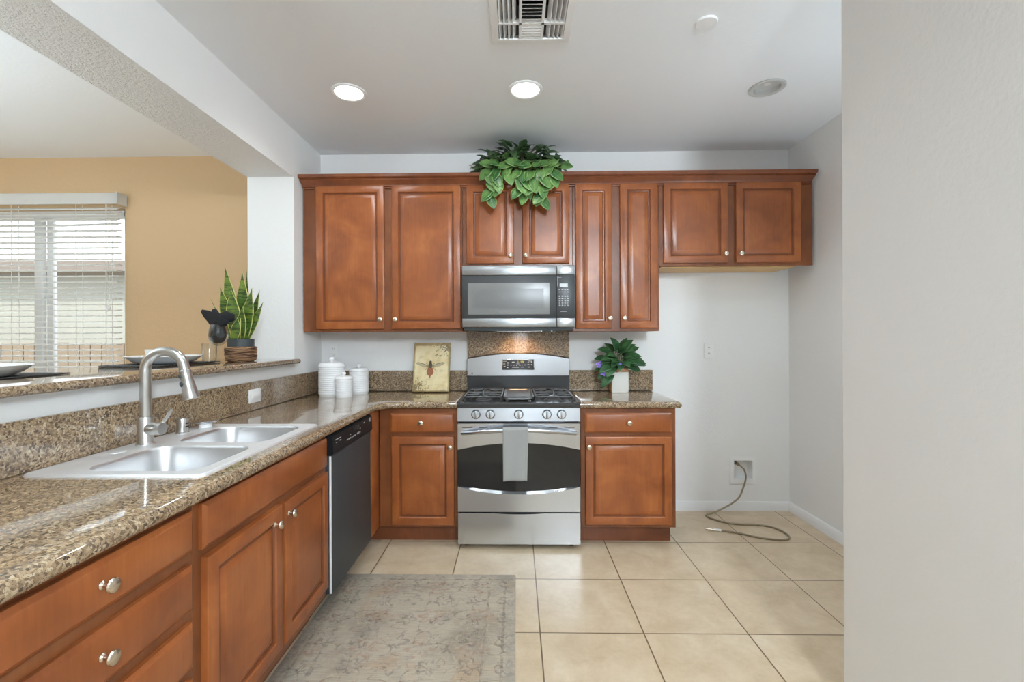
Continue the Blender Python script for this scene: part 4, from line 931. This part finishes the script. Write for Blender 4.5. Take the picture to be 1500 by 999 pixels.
def wine_prof(h=0.212):
    out = [(0.036, 0), (0.036, 0.0015), (0.018, 0.004), (0.0045, 0.010), (0.0035, 0.03), (0.0035, 0.082), (0.008, 0.094), (0.028, 0.106), (0.044, 0.126), (0.0505, 0.150), (0.048, 0.180), (0.040, 0.212)]
    inn = [(0.0392, 0.212), (0.0472, 0.180), (0.0497, 0.150), (0.0432, 0.127), (0.0275, 0.1075), (0.0, 0.096)]
    return out + inn
WGX, WGY = -1.648, 2.535
tag(G().lathe(wine_prof(), (0, 0, 0), 36).build('wine_glass', 'glass', None, (WGX, WGY, BZ)), 'clear stemmed wine glass holding a black napkin on the bar', 'wine glass')
NK = thing('napkin', 'folded black cloth napkin standing in the wine glass', 'napkin', (WGX, WGY, BZ + 0.104))
g = G(); lp = []
for r, z, wv in ((0.010, 0.004, 0), (0.026, 0.012, 0.1), (0.036, 0.028, 0.1), (0.042, 0.048, 0.1), (0.038, 0.080, 0.12), (0.034, 0.106, 0.15), (0.037, 0.118, 0.25)):
    lp.append([(r * (1 + wv * math.cos(5 * a)) * math.cos(a), r * (1 + wv * math.cos(5 * a)) * math.sin(a), z) for a in [2 * PI * i / 40 for i in range(40)]])
g.loft(lp); g.build('stuffed_fold', 'napkin', NK, sharp=85)
g = G()
def fold(pts, rs_, flat=0.45):
    pts = [Vector(p) for p in pts]; loops = []
    for i, p in enumerate(pts):
        t_ = (pts[min(i + 1, len(pts) - 1)] - pts[max(i - 1, 0)]).normalized(); x = t_.cross(Vector((0, 1, 0))).normalized(); y = t_.cross(x)
        loops.append([p + x * (rs_[i] * math.cos(2 * PI * k / 14)) + y * (rs_[i] * flat * math.sin(2 * PI * k / 14) + 0.002 * math.sin(6 * PI * k / 14)) for k in range(14)])
    g.loft(loops)
fold([(0.004, 0.0, 0.100), (0.018, 0.0, 0.135), (0.050, 0.0, 0.152), (0.076, -0.002, 0.145), (0.090, -0.002, 0.132)], [0.032, 0.038, 0.034, 0.026, 0.008], 0.8)
fold([(0.0, -0.005, 0.100), (-0.022, -0.008, 0.140), (-0.055, -0.010, 0.166), (-0.084, -0.010, 0.186)], [0.030, 0.032, 0.024, 0.008], 0.7)
fold([(-0.004, 0.010, 0.100), (-0.034, 0.010, 0.122), (-0.068, 0.010, 0.146)], [0.024, 0.020, 0.007], 0.7)
fold([(0.0, -0.012, 0.100), (-0.004, -0.014, 0.150), (-0.014, -0.012, 0.194)], [0.034, 0.032, 0.010], 0.6)
fold([(0.012, -0.014, 0.105), (0.040, -0.018, 0.128), (0.070, -0.016, 0.122)], [0.026, 0.024, 0.008], 0.7)
g.build('fan_folds', 'napkin', NK, sharp=85)
tag(G().lathe([(0.033, 0), (0.034, 0.003), (0.040, 0.108), (0.0385, 0.108), (0.0325, 0.008), (0, 0.008)], (0, 0, 0), 32).build('tumbler', 'glass', None, (-1.752, 2.615, BZ)), 'clear straight drinking glass behind the wine glass', 'drinking glass')

def setting(x, y, l1, l2, l3, cdx, ch):
    pm_ = thing('placemat', l1, 'placemat', (x, y, BZ), 0, 'black placemats on the bar')
    slab(G(), rrect(-0.16, 0.16, -0.225, 0.225, 0.012, 3), 0.0005, 0.0035, [], 0.001, 2).build('mat', 'placemat', pm_)
    pr = rrect(-0.16, 0.16, -0.225, 0.225, 0.012, 3); pr.append(pr[0])
    G().tube([(a, b, 0.003) for a, b in pr], 0.0022, 6, False).build('binding', 'black_enamel', pm_)
    tag(G().lathe([(0.110, 0), (0.118, 0.003), (0.142, 0.014), (0.162, 0.030), (0.172, 0.0375), (0.174, 0.0395), (0.171, 0.041), (0.158, 0.033), (0.136, 0.0175), (0.110, 0.010), (0.0, 0.009)], (0, 0, 0), 48).build('dinner_plate', 'stoneware', None, (x, y, BZ + 0.0042)), l2, 'plate', 'white dinner plates on the bar')
    c = thing('cup', l3, 'cup', (x + cdx, y - 0.01, BZ + 0.0134), 0, 'white cups on the bar plates')
    G().lathe([(0.026, 0), (0.028, 0.003), (0.030, 0.010), (0.040, ch), (0.0375, ch), (0.028, 0.012), (0, 0.010)], (0, 0, 0), 32).build('bowl', 'stoneware', c)
setting(-1.885, 2.45, 'black placemat under the plate behind the faucet', 'white dinner plate on the bar behind the faucet', 'white cup on the plate behind the faucet', -0.05, 0.066)
setting(-1.90, 1.56, 'black placemat at the left edge of the photo, on the bar', 'white dinner plate at the left edge of the photo, on the bar', 'white cup on the plate at the far left edge', 0.085, 0.085)

# ------------------------------------------------------------------ blind
BL = thing('window_blind', 'white horizontal slat blind over the dining window', 'blind', (-3.0, 3.478, 0.90))
L_ = -2.1
G().prism([(-0.045, 1.433), (-0.045, 1.500), (-0.038, 1.516), (-0.030, 1.520), (0.050, 1.520), (0.050, 1.505), (-0.020, 1.500), (-0.030, 1.433)], 'X', L_, -0.012).box(-0.012, 0.0, -0.045, 0.05, 1.433, 1.520, 0.002, 1).build('valance', 'blind', BL)
g = G(); rs = random.Random(3)
for i in range(33):
    z = 1.405 - i * 0.0432
    tilt = 0.07 if i > 4 else 0.50
    dz_ = 0.025 * math.sin(tilt)
    x1 = -0.022
    pr = [(-0.025, z - dz_), (0, z + 0.001), (0.025, z + dz_), (0.025, z + dz_ + 0.008), (0, z + 0.009), (-0.025, z - dz_ + 0.008)]
    g.loft([[(x, y_, zz + (0.010 * max(0, (x + 0.5) / 0.5) if i == 3 else 0)) for y_, zz in pr] for x in (L_ + 0.01, -0.5, x1)])
g.build('slats', 'blind', BL)
for cx_ in (-0.10, -0.33, -0.83, -1.5):
    G().tube([(cx_, -0.027, -0.02), (cx_, -0.027, 1.44)], 0.0022, 6).tube([(cx_, 0.027, -0.02), (cx_, 0.027, 1.44)], 0.0022, 6).build('ladder_cord', 'blind', BL)
for cx_, zl in ((-0.085, 0.65), (-0.070, 0.665)):
    c = G().tube([(cx_, -0.034, zl), (cx_, -0.034, 1.43)], 0.0014, 6).build('pull_cord', 'blind', BL)
    G().lathe([(0.004, 0), (0.008, 0.006), (0.007, 0.026), (0.003, 0.034), (0, 0.034)], (cx_, -0.034, zl - 0.03), 12).build('tassel', 'plastic_white', c)

# ------------------------------------------------------------------ ceiling fittings
def can_lit(label, x, y):
    t = thing('recessed_light', label, 'ceiling light', (x, y, ZC), 0, 'recessed ceiling lights')
    G().lathe([(0.097, 0), (0.097, -0.004), (0.088, -0.009), (0.078, -0.006), (0.078, 0)], (0, 0, 0), 40).build('trim_ring', 'trim', t)
    G().lathe([(0.078, -0.001), (0.077, -0.0045), (0, -0.007)], (0, 0, 0), 40).build('lens', 'lamp', t)
    light('can_light', 'SPOT', (x, y, ZC - 0.03), (0, 0, 0), 15, (0.90, 0.955, 1.0), spot_size=math.radians(150), spot_blend=0.9, shadow_soft_size=0.075)
can_lit('lit round recessed light in the ceiling at the left, nearest the beam', -0.953, 2.638)
can_lit('lit round recessed light in the ceiling above the trailing plant', 0.058, 2.633)
t = thing('recessed_light', 'unlit round recessed light with open white cone, at the right of the ceiling', 'ceiling light', (1.425, 2.648, ZC), 0, 'recessed ceiling lights')
G().lathe([(0.0715, 0.018), (0.0715, -0.0005), (0.096, -0.0005), (0.096, -0.005), (0.088, -0.009), (0.070, -0.006), (0.062, 0.04), (0.045, 0.10), (0.045, 0.105), (0.052, 0.105), (0.068, 0.05)], (0, 0, 0), 40).build('trim_cone', mat('grey_white_reflector', (0.55, 0.55, 0.54), 0.4), t)
G().lathe([(0.060, 0.104), (0.060, 0.115), (0, 0.115)], (0, 0, 0), 24).build('housing', 'trim', t)
G().lathe([(0.016, 0.103), (0.018, 0.075), (0.034, 0.035), (0.030, 0.020), (0, 0.015)], (0, 0, 0), 24).build('bulb', 'stoneware', t)
tag(G().lathe([(0.048, 0), (0.048, -0.004), (0.044, -0.008), (0, -0.009)], (0, 0, 0), 36).build('sprinkler_cover', 'trim', None, (0.857, 2.092, ZC)), 'flat round white cover plate on the ceiling near the vent', 'cover plate')
# air vent
VT = thing('ceiling_vent', 'square white four-way air vent in the ceiling', 'vent', ((VX0 + VX1) / 2, (VY0 + VY1) / 2, ZC))
hx, hy_ = (VX1 - VX0) / 2, (VY1 - VY0) / 2
g = G()
o_ = 0.022
def fr(i, z): return [(-hx - o_ + i, -hy_ - o_ + i, z), (hx + o_ - i, -hy_ - o_ + i, z), (hx + o_ - i, hy_ + o_ - i, z), (-hx - o_ + i, hy_ + o_ - i, z)]
g.loft([fr(0, -0.0005), fr(0.003, -0.007), fr(0.018, -0.010), fr(0.034, -0.009), fr(0.036, 0.0)], False, False)
g.build('frame', 'trim', VT)
G().box(-hx - 0.02, hx + 0.02, -hy_ - 0.02, hy_ + 0.02, 0.16, 0.18).box(-hx - 0.02, -hx - 0.002, -hy_ - 0.02, hy_ + 0.02, 0.021, 0.16).box(hx + 0.002, hx + 0.02, -hy_ - 0.02, hy_ + 0.02, 0.021, 0.16).box(-hx - 0.002, hx + 0.002, -hy_ - 0.02, -hy_ - 0.002, 0.021, 0.16).box(-hx - 0.002, hx + 0.002, hy_ + 0.002, hy_ + 0.02, 0.021, 0.16).build('duct', mat('duct_grey', (0.22, 0.22, 0.22), 0.8), VT)
g = G(); ih = hx - 0.014; iy = hy_ - 0.014; w3 = ih * 0.34
ymid = iy * 0.30
for sgx in (-1, 1):
    g.box(sgx * w3 - 0.006, sgx * w3 + 0.006, -iy, iy, -0.008, 0.012)
g.box(-ih, ih, ymid - 0.006, ymid + 0.006, -0.008, 0.012)
for y0, y1 in ((-iy, ymid - 0.006), (ymid + 0.006, iy)):
    for sgx in (-1, 1):
        for k in range(4):
            x = sgx * (w3 + 0.016 + k * (ih - w3 - 0.016) / 4.0 + 0.008)
            g.loft([[(x - 0.001 + sgx * 0.010, yy, -0.008), (x + 0.0015 + sgx * 0.010, yy, -0.008), (x + 0.0015 - sgx * 0.004, yy, 0.016), (x - 0.001 - sgx * 0.004, yy, 0.016)] for yy in (y0, y1)])
for k in range(8):
    y = -iy + 0.012 + k * (ymid + iy - 0.012) / 8
    g.loft([[(xx, y - 0.008, -0.008), (xx, y - 0.0055, -0.008), (xx, y + 0.014, 0.010), (xx, y + 0.0115, 0.010)] for xx in (-w3 + 0.006, w3 - 0.006)])
for k in range(5):
    y = ymid + 0.014 + k * (iy - ymid - 0.010) / 5
    g.loft([[(xx, y + 0.010, -0.008), (xx, y + 0.0125, -0.008), (xx, y - 0.006, 0.012), (xx, y - 0.0085, 0.012)] for xx in (-w3 + 0.006, w3 - 0.006)])
g.build('louvres', 'trim', VT)

# ------------------------------------------------------------------ outlets, supply box, hose, rug
def outlet(label, loc, rz, horizontal=False):
    t = thing('wall_outlet', label, 'outlet', loc, rz)
    w, h = (0.058, 0.036) if horizontal else (0.0355, 0.058)
    G().box(-w, w, -0.006, 0, -h, h, 0.003).build('plate', 'plastic_white', t)
    for k in (-1, 1):
        c = (k * 0.021, 0) if horizontal else (0, k * 0.021)
        r = G().lathe([(0.0165, 0), (0.0165, 0.0015), (0, 0.0015)], (c[0], -0.006, c[1]), 24, (0, -1, 0)).build('receptacle', 'plastic_white', t)
        g = G()
        if horizontal: g.box(c[0] - 0.004, c[0] + 0.005, -0.0079, -0.007, 0.005, 0.007).box(c[0] - 0.004, c[0] + 0.005, -0.0079, -0.007, -0.007, -0.005)
        else: g.box(-0.007, -0.005, -0.0079, -0.007, c[1] - 0.002, c[1] + 0.007).box(0.005, 0.007, -0.0079, -0.007, c[1] - 0.002, c[1] + 0.007).lathe([(0.0022, 0), (0.0022, 0.0009), (0, 0.0009)], (0, -0.007, c[1] - 0.008), 10, (0, -1, 0))
        g.build('slots', 'dark_slot', r)
outlet('white double wall outlet above the canisters', (-1.398, D, 1.210), 0)
outlet('white double wall outlet in the empty fridge space', (1.455, D, 1.207), 0)
t = thing('wall_outlet', 'white horizontal outlet plate on the backsplash between sink and corner', 'outlet', (XL + 0.0215, 2.581, 0.990), R90)
G().box(-0.058, 0.058, -0.006, 0, -0.038, 0.038, 0.003).build('plate', 'plastic_white', t)
G().box(-0.034, 0.034, -0.0075, -0.006, -0.0165, 0.0165, 0.001).build('rocker', 'plastic_white', t)

SB = thing('water_supply_box', 'white recessed water supply box low on the wall of the fridge space', 'supply box', (1.709, D, 0.303))
g = G()
def fq(i, y): return [(-0.098 + i, y, -0.103 + i), (0.098 - i, y, -0.103 + i), (0.098 - i, y, 0.103 - i), (-0.098 + i, y, 0.103 - i)]
def fi(i, y): return [(-0.069 + i, y, -0.066 + i), (0.069 - i, y, -0.066 + i), (0.069 - i, y, 0.074 - i), (-0.069 + i, y, 0.074 - i)]
g.loft([fq(0, -0.0005), fq(0.002, -0.006), fi(0, -0.007), fi(0.001, 0.0), fi(0.004, 0.070)], False, True)
g.build('flange', 'plastic_white', SB)
G().lathe([(0.006, 0), (0.006, 0.004), (0, 0.005)], (-0.048, 0.0695, -0.045), 12, (0, -1, 0)).build('screw', 'dark_slot', SB)
v = G().lathe([(0.010, 0), (0.010, 0.016), (0.014, 0.017), (0.014, 0.030), (0, 0.030)], (-0.038, 0.0695, 0.046), 16, (0, -1, 0)).lathe([(0.009, 0.028), (0.009, 0.062), (0.011, 0.064), (0.011, 0.082), (0, 0.083)], (-0.038, 0.0695, 0.046), 14, (0, -1, 0)).box(-0.062, -0.044, 0.045, 0.058, 0.040, 0.052, 0.002).build('valve', 'hose', SB)
G().lathe([(0.012, 0), (0.013, 0.003), (0.013, 0.010), (0, 0.010)], (-0.056, 0.046, 0.046), 12, (0, -1, 0)).build('valve_handle', 'pot_dark', v)
HS = thing('water_hose', 'thin braided brown water hose looping from the supply box onto the floor', 'hose', (1.40, 3.2, 0))
hpts = [(1.671, 3.524, 0.349), (1.674, 3.500, 0.346), (1.690, 3.478, 0.325), (1.703, 3.476, 0.278), (1.702, 3.484, 0.235), (1.692, 3.490, 0.190), (1.665, 3.488, 0.125), (1.63, 3.482, 0.092), (1.576, 3.468, 0.064), (1.476, 3.445, 0.026), (1.41, 3.430, 0.010), (1.384, 3.415, 0.0065), (1.383, 3.385, 0.0065), (1.407, 3.346, 0.0065), (1.471, 3.283, 0.0065), (1.558, 3.256, 0.0065), (1.65, 3.251, 0.0065), (1.728, 3.222, 0.0065), (1.769, 3.172, 0.0065), (1.783, 3.10, 0.0065), (1.768, 3.040, 0.0065), (1.723, 3.010, 0.0065), (1.639, 3.016, 0.0065), (1.55, 3.056, 0.0065), (1.485, 3.103, 0.0065), (1.42, 3.132, 0.0065), (1.373, 3.146, 0.0065), (1.345, 3.156, 0.007)]
def smooth(pts, n=6):
    out = []; P = [Vector(p) for p in pts]
    for i in range(len(P) - 1):
        a, b, c, d = P[max(i - 1, 0)], P[i], P[i + 1], P[min(i + 2, len(P) - 1)]
        for k in range(n):
            t_ = k / n
            out.append(0.5 * ((2 * b) + (c - a) * t_ + (2 * a - 5 * b + 4 * c - d) * t_ ** 2 + (3 * b - a - 3 * c + d) * t_ ** 3))
    out.append(P[-1]); return out
off = Vector((1.40, 3.2, 0))
G().tube([p - off for p in smooth(hpts)], 0.0062, 8).build('braided_tube', 'hose', HS)
G().tube([Vector(p) - off for p in ((1.375, 3.1455, 0.008), (1.33, 3.161, 0.0085))], 0.0085, 10).build('ferrule', 'plastic_white', HS)
G().tube([Vector(p) - off for p in ((1.331, 3.161, 0.0085), (1.316, 3.166, 0.0085), (1.315, 3.1665, 0.0085), (1.300, 3.172, 0.0085), (1.281, 3.179, 0.0085))], [0.0075, 0.0075, 0.005, 0.0065, 0.0065], 10).build('fitting', 'knob', HS)

g = slab(G(), rrect(0.0, 0.945, 0.0, 1.655, 0.008, 3), 0.0, 0.008, [], 0.003, 2)
tag(g.build('runner_rug', 'rug', None, (-0.953, 0.895, 0.0005)), 'faded beige and grey patterned runner rug on the tile floor', 'rug')
